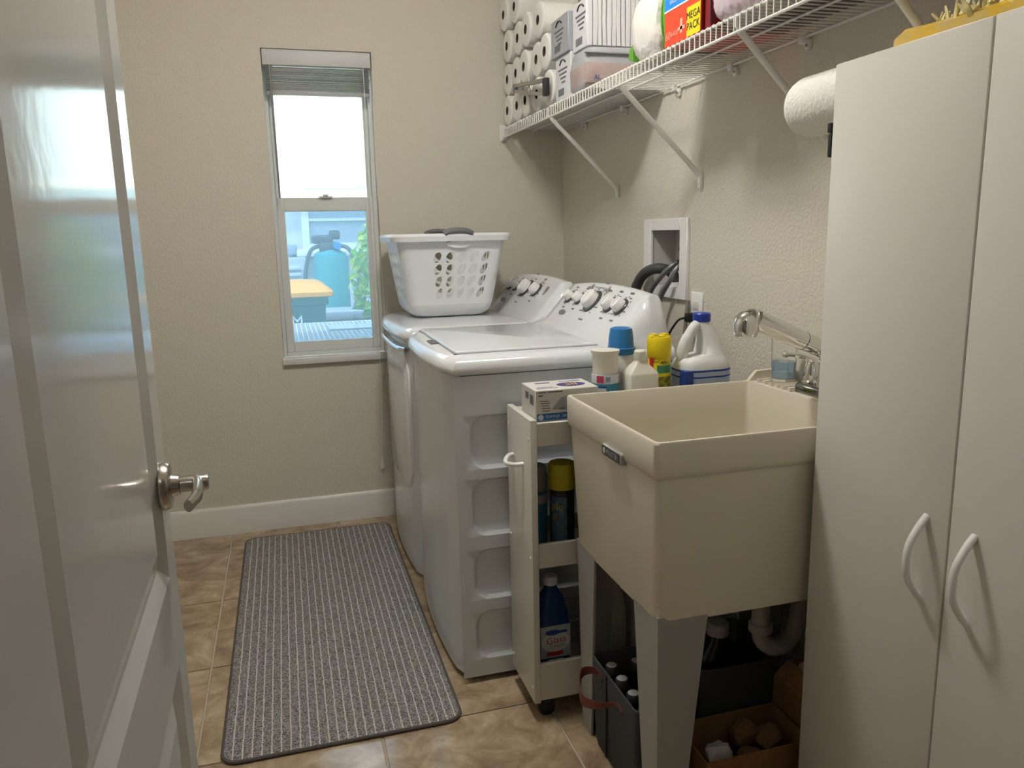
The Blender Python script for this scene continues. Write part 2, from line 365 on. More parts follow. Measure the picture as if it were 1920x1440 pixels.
# ================================================================ APPLIANCES
XFR, XBK = -.905, -.212
def arc_front(y0, y1, x, bulge, n=9, inset=0):
    return [(x - bulge * (1 - (2*t-1)**2), y0 + (y1-y0)*t) for t in [i/(n-1) for i in range(n)]]
def plan(y0, y1, x0, x1, bulge, r=.018, z=0):
    """plan outline with bowed front (towards -x) and rounded front corners"""
    pts = []
    n = 11
    for i in range(n):
        t = i/(n-1); yy = y0 + (y1-y0)*t
        e = min(t, 1-t) * (y1-y0)
        xx = x0 - bulge*(1-(2*t-1)**2)
        if e < r: xx += r - math.sqrt(max(0, r*r - (r-e)**2))
        pts.append((xx, yy, z))
    pts.append((x1, y1, z)); pts.append((x1, y0, z)); return pts
def appliance(y0, y1, kind):
    zt = 1.0
    if kind == 'washer': t = thing('washing_machine', 'white top loading washing machine nearest the sink, lid on top', 'washer', (-.56, (y0+y1)/2, 0))
    else: t = thing('clothes_dryer', 'white clothes dryer beside the window under the laundry basket', 'dryer', (-.56, (y0+y1)/2, 0))
    # cabinet body
    bm = nb(); loft(bm, [plan(y0+.002, y1-.002, XFR+.01, XBK, .022, .02, z) for z in (.02, .945)], True, True)
    if kind == 'washer':       # near side: drop the flat side face and build it with pressed panels
        side = [f for f in bm.faces if abs(f.normal.y) > .5 or all(abs(v.co.y-(y0+.002)) < 1e-5 for v in f.verts)]
        bm.normal_update()
        side = [f for f in bm.faces if all(abs(v.co.y-(y0+.002)) < 1e-5 for v in f.verts)]
        bmesh.ops.delete(bm, geom=side, context='FACES_ONLY')
        ys = y0 + .002; xa = XFR + .03; cells = [(.02, .07, 0), (.07, .235, 1), (.235, .262, 0), (.262, .430, 1), (.430, .462, 0), (.462, .645, 1), (.645, .665, 0), (.665, .835, 1), (.835, .945, 0)]
        bm.faces.new([bm.verts.new((x, ys, z)) for x, z in ((xa, .02), (XBK, .02), (XBK, .945), (xa, .945))][:0] or [bm.verts.new((x, ys, z)) for x, z in ((XFR+.01, .02), (xa, .02), (xa, .945), (XFR+.01, .945))])
        for z0, z1, p in cells:
            if not p: bm.faces.new([bm.verts.new((x, ys, z)) for x, z in ((xa, z0), (XBK, z0), (XBK, z1), (xa, z1))]); continue
            lx0, lx1 = -.853, -.26
            loop = rrect2(lx0, lx1, z0+.004, z1-.004, .045, 7); out = outer_of_rr(xa, XBK, z0, z1, loop, 7)
            in1 = rrect2(lx0+.004, lx1-.004, z0+.008, z1-.008, .042, 7); in2 = rrect2(lx0+.011, lx1-.011, z0+.016, z1-.012, .038, 7)
            loft(bm, [[(a, ys, b) for a, b in out], [(a, ys, b) for a, b in loop], [(a, ys+.003, b) for a, b in in1], [(a, ys+.009, b) for a, b in in2]], False, True)
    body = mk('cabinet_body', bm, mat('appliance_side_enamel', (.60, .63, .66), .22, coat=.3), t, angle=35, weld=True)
    for fx in (XFR+.06, XBK-.06):
        for fy in (y0+.06, y1-.06): mk('levelling_foot', lathe(nb(), (fx, fy, 0), [(.022, 0), (.022, .008), (.010, .009), (.010, .03)], 12), BLACK, t)
    # top deck with rounded edge
    bm = nb()
    secs = []
    for ins, z in ((.004, .947), (0, .952), (-.004, .958), (-.004, .968), (.000, .980), (.007, .990), (.018, .997), (.034, zt)):
        secs.append(plan(y0 + ins, y1 - ins, XFR - .002 + ins*1.3, XBK + .0, .028, .016, z))
    loft(bm, secs)
    mk('top_deck', bm, ENAM, t, angle=50)
    mk('seam_gasket', (lambda b_: (loft(b_, [plan(y0+.006, y1-.006, XFR+.012, XBK, .022, .02, z) for z in (.943, .949)]), b_)[1])(nb()), DARK, t)
    # console: swept profile with arched top and rounded ends
    bm = nb(); secs = []
    n = 22
    for i in range(n+1):
        s = i/n; yy = y0 + .006 + (y1-y0-.012)*s
        e = min(s, 1-s); rnd = min(1, e/.035); k = math.sqrt(max(0, 1-(1-rnd)**2))       # end rounding
        hz = .144 + .018*(1-(2*s-1)**2) - .03*(1-k)
        xb = -.010*(1-k)
        prof = [(-.440, 0), (-.418, .004), (-.395, .020), (-.372, .045), (-.340, .082), (-.303, .1232), (-.288, .1395), (-.276, hz-.003), (-.262, hz), (-.250, hz-.004), (-.235, hz-.03), (-.214, -.03), (-.214, -.05), (-.44, -.05)]
        secs.append([(px - (0 if j > 10 else xb*-1*.0), yy, zt + (pz if pz < 0 else pz*(.55+.45*k) if j < 11 else pz)) for j, (px, pz) in enumerate(prof)])
    loft(bm, secs)
    con = mk('control_console', bm, ENAM, t, angle=60)
    nrm = Vector((-1.15, 0, 1)).normalized(); upv = Vector((1, 0, 1.15)).normalized()
    def onface(y, x): return Vector((x, y, zt + .0815 + (x + .340)*1.13))
    if kind == 'washer': ks = [(-.957, .020), (-1.05, .020), (-1.170, .034), (-1.322, .024), (-1.405, .024)]
    else: ks = [(y0 + (y_ - -1.551), r_) for y_, r_ in ()] or [(-.180, .020), (-.268, .020), (-.415, .034), (-.555, .025)]
    for ky, kr in ks:
        c = onface(ky, -.322) - nrm*.002
        kb = mk('knob', lathe_dir(nb(), c, nrm, [(kr*1.12, 0), (kr*1.12, .004), (kr*1.0, .006), (kr*.93, .020 + kr*.35), (kr*.80, .024 + kr*.35)], 24), PLAS, t)
        bm = nb(); lathe_dir(bm, c, nrm, [(kr*1.3, 0), (kr*1.3, .007), (kr*1.22, .009), (kr*1.05, .0092)], 24); mk('knob_ring', bm, mat('ring_shade_chrome', (.10, .10, .105), .3, .6), kb)  # chrome ring, its colour darkened for the shading round the knob's foot
        bm = nb(); tip = c + nrm*(.0245 + kr*.35); a = Vector((0, 1, 0)); b_ = upv
        q = [tip + a*sx*kr*.10 + b_*sy*kr*.7 + nrm*h for h in (-.001, .003) for sx, sy in ((-1, -1), (1, -1), (1, 1), (-1, 1))]
        vs = [bm.verts.new(p) for p in q]
        for f in ((0,1,2,3), (4,5,6,7), (0,1,5,4), (1,2,6,5), (2,3,7,6), (3,0,4,7)): bm.faces.new([vs[k_] for k_ in f])
        mk('pointer', bm, PLAS, kb, smooth=False)
        # printed scale marks
        bm = nb(); rnd = random.Random(int(abs(ky)*1000))
        for k_ in range(11):
            an = PI*(-.25 + 1.5*k_/10); rr_ = kr*1.75; ln = kr*(.16 if k_ % 3 else .40)
            p = c + nrm*.0026 + (a*math.cos(an)*rr_ + b_*math.sin(an)*rr_)
            bm.faces.new([bm.verts.new(p + a*dx*ln + b_*dy*.0026) for dx, dy in ((-1, -1), (1, -1), (1, 1), (-1, 1))])
        for k_ in range(2):
            p = c + nrm*.0026 + b_*kr*(2.35 if k_ else -2.2) + a*rnd.uniform(-.3, .3)*kr
            bm.faces.new([bm.verts.new(p + a*dx*kr*.55 + b_*dy*.0034) for dx, dy in ((-1, -1), (1, -1), (1, 1), (-1, 1))])
        mk('dial_print', bm, GREY_PRINT, t, smooth=False)
    oy = ks[0][0] - (.012 if kind == 'washer' else .03)
    def oval(name, y, x, ra, rb, mt_):
        c = onface(y, x); bm = nb(); q = []
        for h in (-.001, .003): q.append([c + Vector((0, 1, 0))*ra*math.cos(2*PI*k_/20) + upv*rb*math.sin(2*PI*k_/20) + nrm*h for k_ in range(20)])
        loft(bm, q); mk(name, bm, mt_, t)
    if kind == 'washer':
        oval('badge', -.985, -.366, .030, .011, STEEL)
        bm = nb(); a = Vector((0, 1, 0))
        for yy in (-1.080, -1.225):
            c = onface(yy, -.286) + nrm*.002
            loft(bm, [[c + a*.008*math.cos(2*PI*k_/12) + upv*.016*math.sin(2*PI*k_/12) + nrm*h for k_ in range(12)] for h in (-.002, .002)])
        mk('status_buttons', bm, STEEL, t)
        bm = nb()
        for k_ in range(9):
            for r_ in (0, 1):
                c = onface(-1.105 - k_*.012, -.283 - r_*.010) + nrm*.0025
                bm.faces.new([bm.verts.new(c + a*dx*.003 + upv*dy*.0022) for dx, dy in ((-1, -1), (1, -1), (1, 1), (-1, 1))])
        for yy in (-1.055, -1.245): 
            c = onface(yy, -.286) + nrm*.0025; bm.faces.new([bm.verts.new(c + a*dx*.011 + upv*dy*.0026) for dx, dy in ((-1, -1), (1, -1), (1, 1), (-1, 1))])
        mk('status_print', bm, GREY_PRINT, t, smooth=False)
        # lid with dark joint and finger recess
        lx0, lx1, ly0, ly1 = -.872, -.436, y0 + .065, y1 - .05
        mk('lid_joint', B(lx0-.004, lx1+.003, ly0-.003, ly1+.003, .992, 1.0012), mat('joint_shadow_grey', (.22, .22, .23), .6), t)
        bm = nb(); loft(bm, [rr(lx0+i, lx1-i, ly0+i, ly1-i, .012, z) for i, z in ((0, .994), (0, 1.004), (.002, 1.007), (.006, 1.008))]); mk('lid', bm, ENAM, t)
        bm = nb(); loft(bm, [[(x, y, z) for x, y in rrect2(XFR+.006, lx0+.004, -1.250, -1.160, .009)] for z in (.986, 1.0022)]); mk('lid_grip_recess', bm, mat('grip_recess_grey', (.10, .10, .105), .5), t)
    else:
        oval('badge', -.215, -.374, .030, .010, STEEL); oval('start_button', -.662, -.318, .014, .022, STEEL)
        # front door of the dryer
        bm = nb(); secs = []; ya, yb, za, zb_, R = y0+.06, y1-.06, .36, .90, .07
        for k_ in range(25):
            s_ = k_/24; yy = ya + (yb-ya)*s_; e = min(yy-ya, yb-yy); cut = R - math.sqrt(max(0, R*R - (R-min(e, R))**2))
            xs_ = XFR + .01 - .022*(1-(2*(yy-y0)/(y1-y0)-1)**2)
            secs.append([(xs_+.006, yy, za+cut), (xs_-.003, yy, za+cut), (xs_-.0045, yy, za+cut+.003), (xs_-.0045, yy, zb_-cut-.003), (xs_-.003, yy, zb_-cut), (xs_+.006, yy, zb_-cut)])
        loft(bm, secs); d_ = mk('door', bm, ENAM, t)
        bm = nb(); tube(bm, smoothpath([(XFR-.006, y0+.05, .915), (XFR-.026, y0+.20, .912), (XFR-.026, y1-.20, .912), (XFR-.006, y1-.05, .915)], 5), .011, 10, flat=(.7, 1)); mk('door_grip', bm, CHROME, d_)
    return t
YN = -1.551
appliance(YN, -.836, 'washer')
appliance(-.815, -.085, 'dryer')

# ---------------------------------------------------------------- laundry basket
def basket():
    x0, x1, y0, y1, zb, zt = -.890, -.430, -.515, -.105, 1.001, 1.340
    t = thing('laundry_basket', 'white plastic laundry basket with oval holes and grey grips on the dryer', 'basket', ((x0+x1)/2, (y0+y1)/2, zb))
    R = .042
    def lim(s):           # s 0 bottom .. 1 top
        i = .052*(1-s)**1.0
        return x0+i, x1-i*1.3, y0+i*.8, y1-i*.8
    def side(a, s, which, d=0):
        X0_, X1_, Y0_, Y1_ = lim(s); z = zb + (zt-zb)*s
        X0_ += d; X1_ -= d; Y0_ += d; Y1_ -= d
        if which == 0: return (X0_+R+(X1_-X0_-2*R)*a, Y0_, z)
        if which == 1: return (X1_, Y0_+R+(Y1_-Y0_-2*R)*a, z)
        if which == 2: return (X1_-R-(X1_-X0_-2*R)*a, Y1_, z)
        return (X0_, Y1_-R-(Y1_-Y0_-2*R)*a, z)
    bm = nb()
    SB = .07/1; 
    for d in (0, .003):
        for wch in range(4):
            nc, nr = (5, 4); a0, a1, s0, s1 = (.24, .98, .22, .80) if wch in (0, 2) else (.06, .94, .22, .80)
            def q(pts): bm.faces.new([bm.verts.new(side(a, s, wch, d)) for a, s in pts])
            q(((0, .16), (a0, .16), (a0, s0), (0, s0)) if False else ((0, .16), (1, .16), (1, s0), (0, s0)))
            q(((0, s1), (1, s1), (1, 1), (0, 1)))
            q(((0, s0), (a0, s0), (a0, s1), (0, s1))); q(((a1, s0), (1, s0), (1, s1), (a1, s1)))
            for i in range(nc):
                for j in range(nr):
                    ca0, ca1 = a0+(a1-a0)*i/nc, a0+(a1-a0)*(i+1)/nc; cs0, cs1 = s0+(s1-s0)*j/nr, s0+(s1-s0)*(j+1)/nr
                    cm, sm = (ca0+ca1)/2, (cs0+cs1)/2; ha, hs = (ca1-ca0)/2, (cs1-cs0)/2
                    out, inn = [], []
                    for k in range(16):
                        th = 2*PI*k/16; c_, s_ = math.cos(th), math.sin(th); mm = max(abs(c_), abs(s_))
                        out.append((cm+ha*c_/mm, sm+hs*s_/mm))
                        u, v = .60*c_, .95*s_                       # slanted oval
                        if wch in (0, 2): inn.append((cm+ha*(u*.95+v*.42), sm+hs*(v*.92-u*.2)))
                        else: inn.append((cm+ha*.72*c_, sm+hs*.84*s_))
                    loft(bm, [[side(a, s, wch, d) for a, s in out], [side(a, s, wch, d) for a, s in inn]], False, False)
                    if d == 0: loft(bm, [[side(a, s, wch, 0) for a, s in inn], [side(a, s, wch, .003) for a, s in inn]], False, False)
            # rounded corner after this side
            for s_0, s_1 in ((.16, .22), (.22, .5), (.5, .8), (.8, 1)):
                rows = []
                for s in (s_0, s_1):
                    X0_, X1_, Y0_, Y1_ = lim(s); z = zb+(zt-zb)*s
                    cx, cy, st = ((X1_-R, Y0_+R, 1.5), (X1_-R, Y1_-R, 0), (X0_+R, Y1_-R, .5), (X0_+R, Y0_+R, 1))[wch]
                    rows.append([(cx+(R-d)*math.cos((st+.5*k/6)*PI), cy+(R-d)*math.sin((st+.5*k/6)*PI), z) for k in range(7)])
                loft(bm, rows, closed=False)
        # rounded bottom
        secs = []
        for k in range(6):
            th = k/5*PI/2; s = .16 - .16*math.sin(th); ins = .045*(1-math.cos(th))
            X0_, X1_, Y0_, Y1_ = lim(s); secs.append(rr(X0_+ins+d, X1_-ins-d, Y0_+ins+d, Y1_-ins-d, R-d, zb+(zt-zb)*s+d, 7))
        loft(bm, secs, False, True)
    mk('tub', bm, BASK, t, angle=50, weld=False)
    bm = nb(); o = .020
    prof = [(-.004, -.022), (o, -.024), (o+.003, -.004), (o-.004, .006), (.004, .007), (-.004, 0)]
    secs = [rr(x0-a, x1+a, y0-a, y1+a, R+a, zt+b-.004, 7) for a, b in prof]
    loft(bm, secs + [secs[0]], False, False); mk('rim', bm, BASK, t, angle=35)
    for yy, sg in ((y0-.012, -1), (y1+.012, 1)):
        cx = (x0+x1)/2 + .018
        bm = nb(); tube(bm, smoothpath([(cx-.058, yy, zt+.000), (cx-.03, yy-.002*sg, zt+.012), (cx+.03, yy, zt+.012), (cx+.058, yy, zt+.000)], 5), .013, 10, flat=(1.3, .9)); mk('hand_grip', bm, mat('grip_rubber_grey', (.16, .16, .175), .5), t)
        bm = nb(); loft(bm, [[(cx + .004 + .05*k_*math.cos(2*PI*i/24), (y0+.0005 if sg < 0 else y1-.0005) + sg*d_, zt-.040 + .017*k_*math.sin(2*PI*i/24)) for i in range(24)] for k_, d_ in ((1, -.004), (1, .004), (.9, .007))]); mk('grip_plate', bm, BASK, t)
    return t
basket()

# ---------------------------------------------------------------- supply box in the wall, hoses, outlet
t = thing('washer_supply_box', 'white recessed washer supply box in the beige wall', 'supply box', (0, -1.085, 1.098))
bm = nb(); fy0, fy1, fz0, fz1 = -1.247, -.915, 1.098, 1.377
for a in ((-.012, .0, fy0, BY0+.02, fz0, fz1), (-.012, .0, BY1-.02, fy1, fz0, fz1), (-.012, .0, BY0+.02, BY1-.02, fz0, BZ0+.014), (-.012, .0, BY0+.02, BY1-.02, BZ1-.014, fz1)): box(bm, *a, bev=.002, seg=1)
mk('face_frame', bm, PLAS, t)
bm = nb(); y0, y1, z0, z1 = BY0+.012, BY1-.012, BZ0+.006, BZ1-.006
for a in ((.092, .096, y0, y1, z0, z1), (0, .092, y0, y0+.004, z0, z1), (0, .092, y1-.004, y1, z0, z1), (0, .092, y0+.004, y1-.004, z0, z0+.004), (0, .092, y0+.004, y1-.004, z1-.004, z1)): box(bm, *a)
mk('recess_liner', bm, mat('liner_plastic', (.62, .60, .58), .5), t, smooth=False)
mk('drain_socket', lathe(nb(), (.050, -1.06, z0+.004), [(.03, 0), (.03, .012), (.022, .014)], 18), PLAS, t)
for vy, mt_ in ((-1.135, REDINK), (-1.18, BLUEINK)):
    bm = nb(); lathe(bm, (.045, vy, 1.205), [(.012, 0), (.012, .02), (.009, .022), (.009, .045), (.012, .047), (.012, .06)], 12); tube(bm, [(.045, vy, 1.225), (.01, vy, 1.222)], .010, 10)
    v = mk('shutoff_valve', bm, mat('brass', (.25, .18, .09), .35, 1), t)
    mk('valve_handle', B(.020, .070, vy-.006, vy+.006, 1.262, 1.278, bev=.003), DARK, v)
HOSE = mat('braided_hose', (.22, .22, .23), .35, .6, bump=(500, .3, .001))
def hose(name, label, pts, r, mt_):
    return tag(mk(name, tube(nb(), smoothpath(pts, 7), r, 12), mt_), label, 'hose')
hose('drain_hose', 'thick dark grey drain hose arching out of the supply box', [(.050, -1.06, 1.145), (.030, -1.06, 1.185), (-.012, -1.05, 1.20), (-.036, -1.00, 1.188), (-.044, -.945, 1.15), (-.050, -.915, 1.08), (-.055, -.905, .9), (-.055, -.905, .6)], .0195, mat('drain_hose_rubber', (.06, .06, .062), .55))
hose('water_hose', 'grey water hose on the far valve of the supply box', [(.012, -1.135, 1.222), (-.015, -1.132, 1.205), (-.034, -1.10, 1.170), (-.042, -1.035, 1.11), (-.050, -1.005, 1.0), (-.050, -.995, .6)], .0095, HOSE)
hose('water_hose', 'grey water hose on the near valve of the supply box', [(.012, -1.180, 1.222), (-.018, -1.182, 1.200), (-.036, -1.172, 1.160), (-.044, -1.125, 1.10), (-.050, -1.105, 1.0), (-.050, -1.095, .6)], .0095, HOSE)
t = thing('wall_outlet', 'white wall outlet below the supply box behind the bleach jug', 'outlet', (0, -1.31, 1.03))
mk('cover_plate', B(-.007, 0, -1.348, -1.273, 1.015, 1.130, bev=.003), PLAS, t)
for z in (1.045, 1.085):
    s = mk('socket', B(-.010, -.005, -1.327, -1.294, z-.012, z+.016, bev=.002), mat('socket_ivory', (.72, .70, .66), .4), t)
p = mk('power_plug', B(-.045, -.010, -1.325, -1.297, 1.032, 1.062, bev=.006), BLACK); tag(p, 'black power plug in the wall outlet beside the bleach jug', 'plug')
c = mk('power_cord', tube(nb(), smoothpath([(-.045, -1.311, 1.047), (-.075, -1.300, 1.03), (-.09, -1.24, .93), (-.10, -1.2, .7), (-.11, -1.2, .5)], 6), .004, 8), BLACK, p)
cc = tag(mk('appliance_cord', tube(nb(), smoothpath([(-.012, -1.265, 1.10), (-.02, -1.262, 1.0), (-.016, -1.258, .9), (-.012, -1.26, .7)], 5), .007, 8), mat('cord_grey', (.25, .23, .20), .6)), 'beige cord running down the wall below the supply box', 'cord')
# ================================================================ WIRE SHELF
SZ, SX, SEND = 1.816, -.303, -3.04
sh = thing('wire_shelf', 'long white wire shelf on diagonal brackets along the right wall', 'shelf', (-.15, -1.5, SZ))
wire = None
k = 0; y = -.020
while y > SEND + .01:
    if wire is None:
        bm = nb(); tube(bm, [(-.010, y, SZ), (SX+.006, y, SZ), (SX, y, SZ-.006), (SX, y, SZ-.040)], .0021, 5); wire = mk('deck_wire', bm, WIRE, sh)
        base = wire.location + wloc(sh)
    else: dup(wire, base + Vector((0, -.0254*k, 0)), sh)
    k += 1; y = -.020 - .0254*k
for nm, x, z, r in (('back_rod', -.012, SZ-.005, .0036), ('front_rod', SX+.005, SZ-.0055, .0034), ('front_rod', SX+.0015, SZ-.042, .0040), ('middle_rod', -.150, SZ-.0055, .0034)):
    mk(nm, tube(nb(), [(x, -.004, z), (x, SEND, z)], r, 8), WIRE, sh)
for y in (-.66, -1.32, -1.985, -2.42):
    bm = nb(); a, b = Vector((SX+.012, y, SZ-.040)), Vector((-.010, y, 1.508))
    tube(bm, [a, b], .0085, 10, flat=(.9, 1.0)); tube(bm, [a, Vector((SX+.001, y, SZ-.030)), Vector((SX+.001, y, SZ-.008))], .004, 6)
    br = mk('support_bracket', bm, WIRE, sh)
    bm = nb(); box(bm, -.014, -.0005, y-.008, y+.008, 1.468, 1.520, bev=.003); lathe_dir(bm, (-.013, y, 1.482), (-1, 0, 0), [(.005, 0), (.005, .003)], 10); mk('bracket_foot', bm, WIRE, br)
for y in (-.30, -.72, -1.15, -1.495, -1.83, -2.30, -2.75):
    bm = nb(); box(bm, -.022, 0, y-.012, y+.012, SZ-.020, SZ+.006, bev=.004); box(bm, -.012, 0, y-.022, y-.004, SZ-.038, SZ-.012, bev=.004)
    cl = mk('wall_clip', bm, WIRE, sh)
    mk('clip_screw', lathe_dir(nb(), (-.011, y-.013, SZ-.027), (-1, 0, 0), [(.0045, 0), (.0045, .003), (.002, .004)], 10), STEEL, cl)
mk('end_bracket', B(SX-.006, SX+.018, -.030, -.0005, SZ-.052, SZ+.010, bev=.004), PLAS, sh)
mk('end_bracket', B(SX-.010, SX+.022, -.010, -.0005, SZ-.058, SZ+.016, bev=.003), PLAS, sh)

# ---------------------------------------------------------------- paper towel rolls
RR = .0665
def roll_bm(c, x0, x1, r, hole=.019):
    bm = nb(); n = 28; lo = []
    for x, q in ((x0+.006, r-.0), (x0+.001, r-.005), (x0, r-.012), (x0, hole)): lo.append(ring((x, c[0], c[1]), q, n, 'x'))
    inn = [ring((x0+.03, c[0], c[1]), hole, n, 'x')]
    back = [ring((x1, c[0], c[1]), r-.008, n, 'x'), ring((x1-.006, c[0], c[1]), r, n, 'x')]
    loft(bm, back + lo, True, False)
    loft(bm, [lo[-1], inn[0]], False, True, mi=1)
    return bm
rows = [(1.886, (-.078, -.222, -.364, -.508, -.650)), (2.022, (-.072, -.212, -.350, -.490, -.630)), (2.158, (-.098, -.246, -.392, -.540)), (2.294, (-.072, -.210))]
cnt = {0: 'bottom', 1: 'second', 2: 'third', 3: 'top'}; pos = ['nearest the corner', 'second from the corner', 'third from the corner', 'fourth from the corner', 'fifth from the corner']
first = None; 
for ri, (z, ys) in enumerate(rows):
    for ci, y in enumerate(ys):
        dx = random.uniform(-.008, .006)
        if first is None:
            first = mk('paper_towel_roll', roll_bm((y, z), -.296, -.02, RR), [PAPER, CORE]); o = first; fl = first.location.copy(); f0 = (y, z)
        else: o = dup(first, fl + Vector((dx, y - f0[0], z - f0[1])))
        tag(o, 'white paper towel roll in the %s row of the stack, %s' % (cnt[ri], pos[ci]), 'paper roll', 'paper towel rolls stacked on the shelf')

# metal clamp in front of the rolls
t = thing('metal_clamp', 'steel spring clamp held against the paper rolls on the shelf edge', 'clamp', (-.318, -.5, 1.82))
for z0, z1 in ((1.952, 1.905), (1.930, 1.853)):
    bm = nb(); loft(bm, [[(x, -.300 if e == 0 else -.690, (z0 if e == 0 else z1) + dz) for x, dz in ((-.330, -.006), (-.312, -.006), (-.312, .008), (-.330, .008))] for e in (0, 1)]); mk('jaw', bm, STEEL, t)
mk('end_block', B(-.332, -.310, -.715, -.685, 1.848, 1.912, bev=.004), DARK, t)
mk('tip_block', B(-.330, -.312, -.312, -.292, 1.924, 1.960, bev=.003), STEEL, t)
mk('hook_wire', tube(nb(), smoothpath([(-.321, -.49, 1.958), (-.321, -.49, 1.88), (-.316, -.49, 1.84), (-.309, -.49, 1.819)], 4), .0035, 8), STEEL, t)

# ---------------------------------------------------------------- packs on the shelf
def fX(x, y, z): return plane_fn((x, y, z), (0, -1, 0), (0, 0, 1))         # lettering on a face towards -x
def fY(x, y, z): return plane_fn((x, y, z), (1, 0, 0), (0, 0, 1))          # lettering on a face towards -y
SHT = SZ + .0028
def carton(name, label, x0, x1, y0, y1, z0, z1, mt_, grp=None):
    t = thing(name, label, 'box', ((x0+x1)/2, (y0+y1)/2, z0), grp)
    mk('carton', B(x0, x1, y0, y1, z0, z1, bev=.003, seg=1), mt_, t); return t
GREYCARD = mat('grey_carton', (.38, .39, .42), .5); WHITECARD = mat('white_carton', (.72, .72, .74), .5)
def carton_print(t, x, y0, y1, z0, z1):
    ym = (y0+y1)/2; h = z1-z0
    bm = nb(); tube(bm, smoothpath([(x-.0005, ym+.03, z1-.030), (x-.0005, ym+.012, z1-.016), (x-.0005, ym-.012, z1-.016), (x-.0005, ym-.03, z1-.028)], 4), .004, 6, flat=(1, .3)); mk('handle_slot', bm, BLACKINK, t)
    bm = nb()
    for i in range(4): box(bm, x-.0008, x, ym-.045+.008*i, ym+.05-.012*i, z1-.05-.015*i, z1-.044-.015*i)
    for i in range(9): box(bm, x-.0008, x, ym+.045-.007*i, ym+.049-.007*i, z0+.015, z0+.04)
    mk('printing', bm, GREY_PRINT, t, smooth=False)
t = carton('grey_carton', 'flat grey carton on top of a white carton beside the paper rolls', -.300, -.04, -.885, -.705, 1.972, 2.105, GREYCARD); carton_print(t, -.300, -.885, -.705, 1.972, 2.105)
t = carton('white_carton', 'small white carton on the shelf under the grey carton', -.290, -.04, -.885, -.725, SHT, 1.9715, WHITECARD); carton_print(t, -.290, -.885, -.725, SHT, 1.9715)
t = thing('filter_pack', 'tall white pack of pleated sheets above the clear bag', 'pack', (-.17, -.97, 1.95))
x0, x1, y0, y1, z0, z1 = -.285, -.03, -1.035, -.895, 1.957, 2.115
mk('carton', B(x0, x1, y0+.012, y1, z0, z1, bev=.003, seg=1), WHITECARD, t); carton_print(t, x0, y0, y1-.02, z0, z1)
for i in range(14):
    xx = x0 + .004 + i*(x1-x0-.03)/13; sw = .010*math.sin(i*1.7); bm = nb()
    loft(bm, [[(xx, y0+.012, z), (xx+.0165, y0+.012, z), (xx+.014+q, y0+.002, z), (xx+.002+q, y0+.002, z)] for z, q in ((z0+.002, 0), (z0+.08, sw*.3), (z1-.004, sw*.2))]); mk('sheet', bm, WHITECARD, t, angle=30)
text('printing', '2:1  o%', .018, fY(x1-.035, y0+.0012, z0+.03), GREY_PRINT, t)
t = thing('clear_zip_bag', 'clear plastic bag of pink tissue under the white pleated pack', 'bag', (-.17, -.97, SHT))
CLEARBAG = mat('clear_bag_plastic', (.62, .63, .66), .18, trans=.35, ior=1.2)
bm = nb(); secs = []
for z, g in ((SHT, .004), (SHT+.01, -.004), (SHT+.07, -.006), (SHT+.12, .000), (1.952, .012)):
    secs.append([(p[0], p[1] + .004*math.sin(40*p[0]+z*90), z) for p in rrect2(-.295+g, -.02-g, -1.055+g, -.900-g, .02)])
loft(bm, secs); mk('bag', bm, CLEARBAG, t)
mk('contents', B(-.3010, -.05, -1.0625, -.915, SHT+.012, SHT+.080, bev=.006), mat('pink_tissue', (.46, .36, .34), .4, noise=(14, (.40, .30, .29))), t)
mk('zip_strip', B(-.304, -.02, -1.0655, -1.050, SHT+.108, SHT+.114, bev=.002), mat('zip_grey', (.35, .36, .38), .4), t)
text('printing', 'AL', .022, fY(-.262, -1.0680, SHT+.03), BLUEINK, t)
# green and white soft pack
t = thing('soft_wipes_pack', 'white soft pack with green ends standing on the shelf beside the red box', 'pack', (-.17, -1.49, SHT))
def softpack(x0, x1, y0, y1, z0, z1, bul, seed, n=8):
    rnd = random.Random(seed); bm = nb(); secs = []
    for i in range(n+1):
        s = i/n; g = bul*(1-(2*s-1)**2); e = .012*(abs(2*s-1)**6)
        secs.append([(p[0] + rnd.uniform(-.002, .002), p[1] + rnd.uniform(-.002, .002), z0 + (z1-z0)*s) for p in rrect2(x0-g+e, x1+g*.3-e, y0-g*.3+e, y1+g*.3-e, .025)])
    loft(bm, secs); return bm
mk('pack', softpack(-.285, -.06, -1.565, -1.400, SHT+.004, 2.0, .012, 3), mat('white_film', (.78, .74, .70), .3, bump=(35, .5, .01)), t)
GREENF = mat('green_film', (.13, .36, .04), .3, bump=(30, .4, .01))
mk('side_band', softpack(-.280, -.07, -1.605, -1.566, SHT+.002, 1.99, .008, 5), GREENF, t)
bm = nb(); loft(bm, [[(-.286, -1.400, 1.88), (-.22, -1.400, 1.90), (-.22, -1.398, 1.83), (-.286, -1.399, 1.83)], [(-.286, -1.372, 1.865), (-.25, -1.372, 1.865), (-.25, -1.370, 1.84), (-.286, -1.370, 1.84)]]); mk('end_flap', bm, GREENF, t)
bm = nb(); loft(bm, [rr(-.285, -.06, -1.565, -1.400, .02, 2.0), rr(-.24, -.1, -1.56, -1.42, .02, 2.04)]); mk('top_fold', bm, GREENF, t)
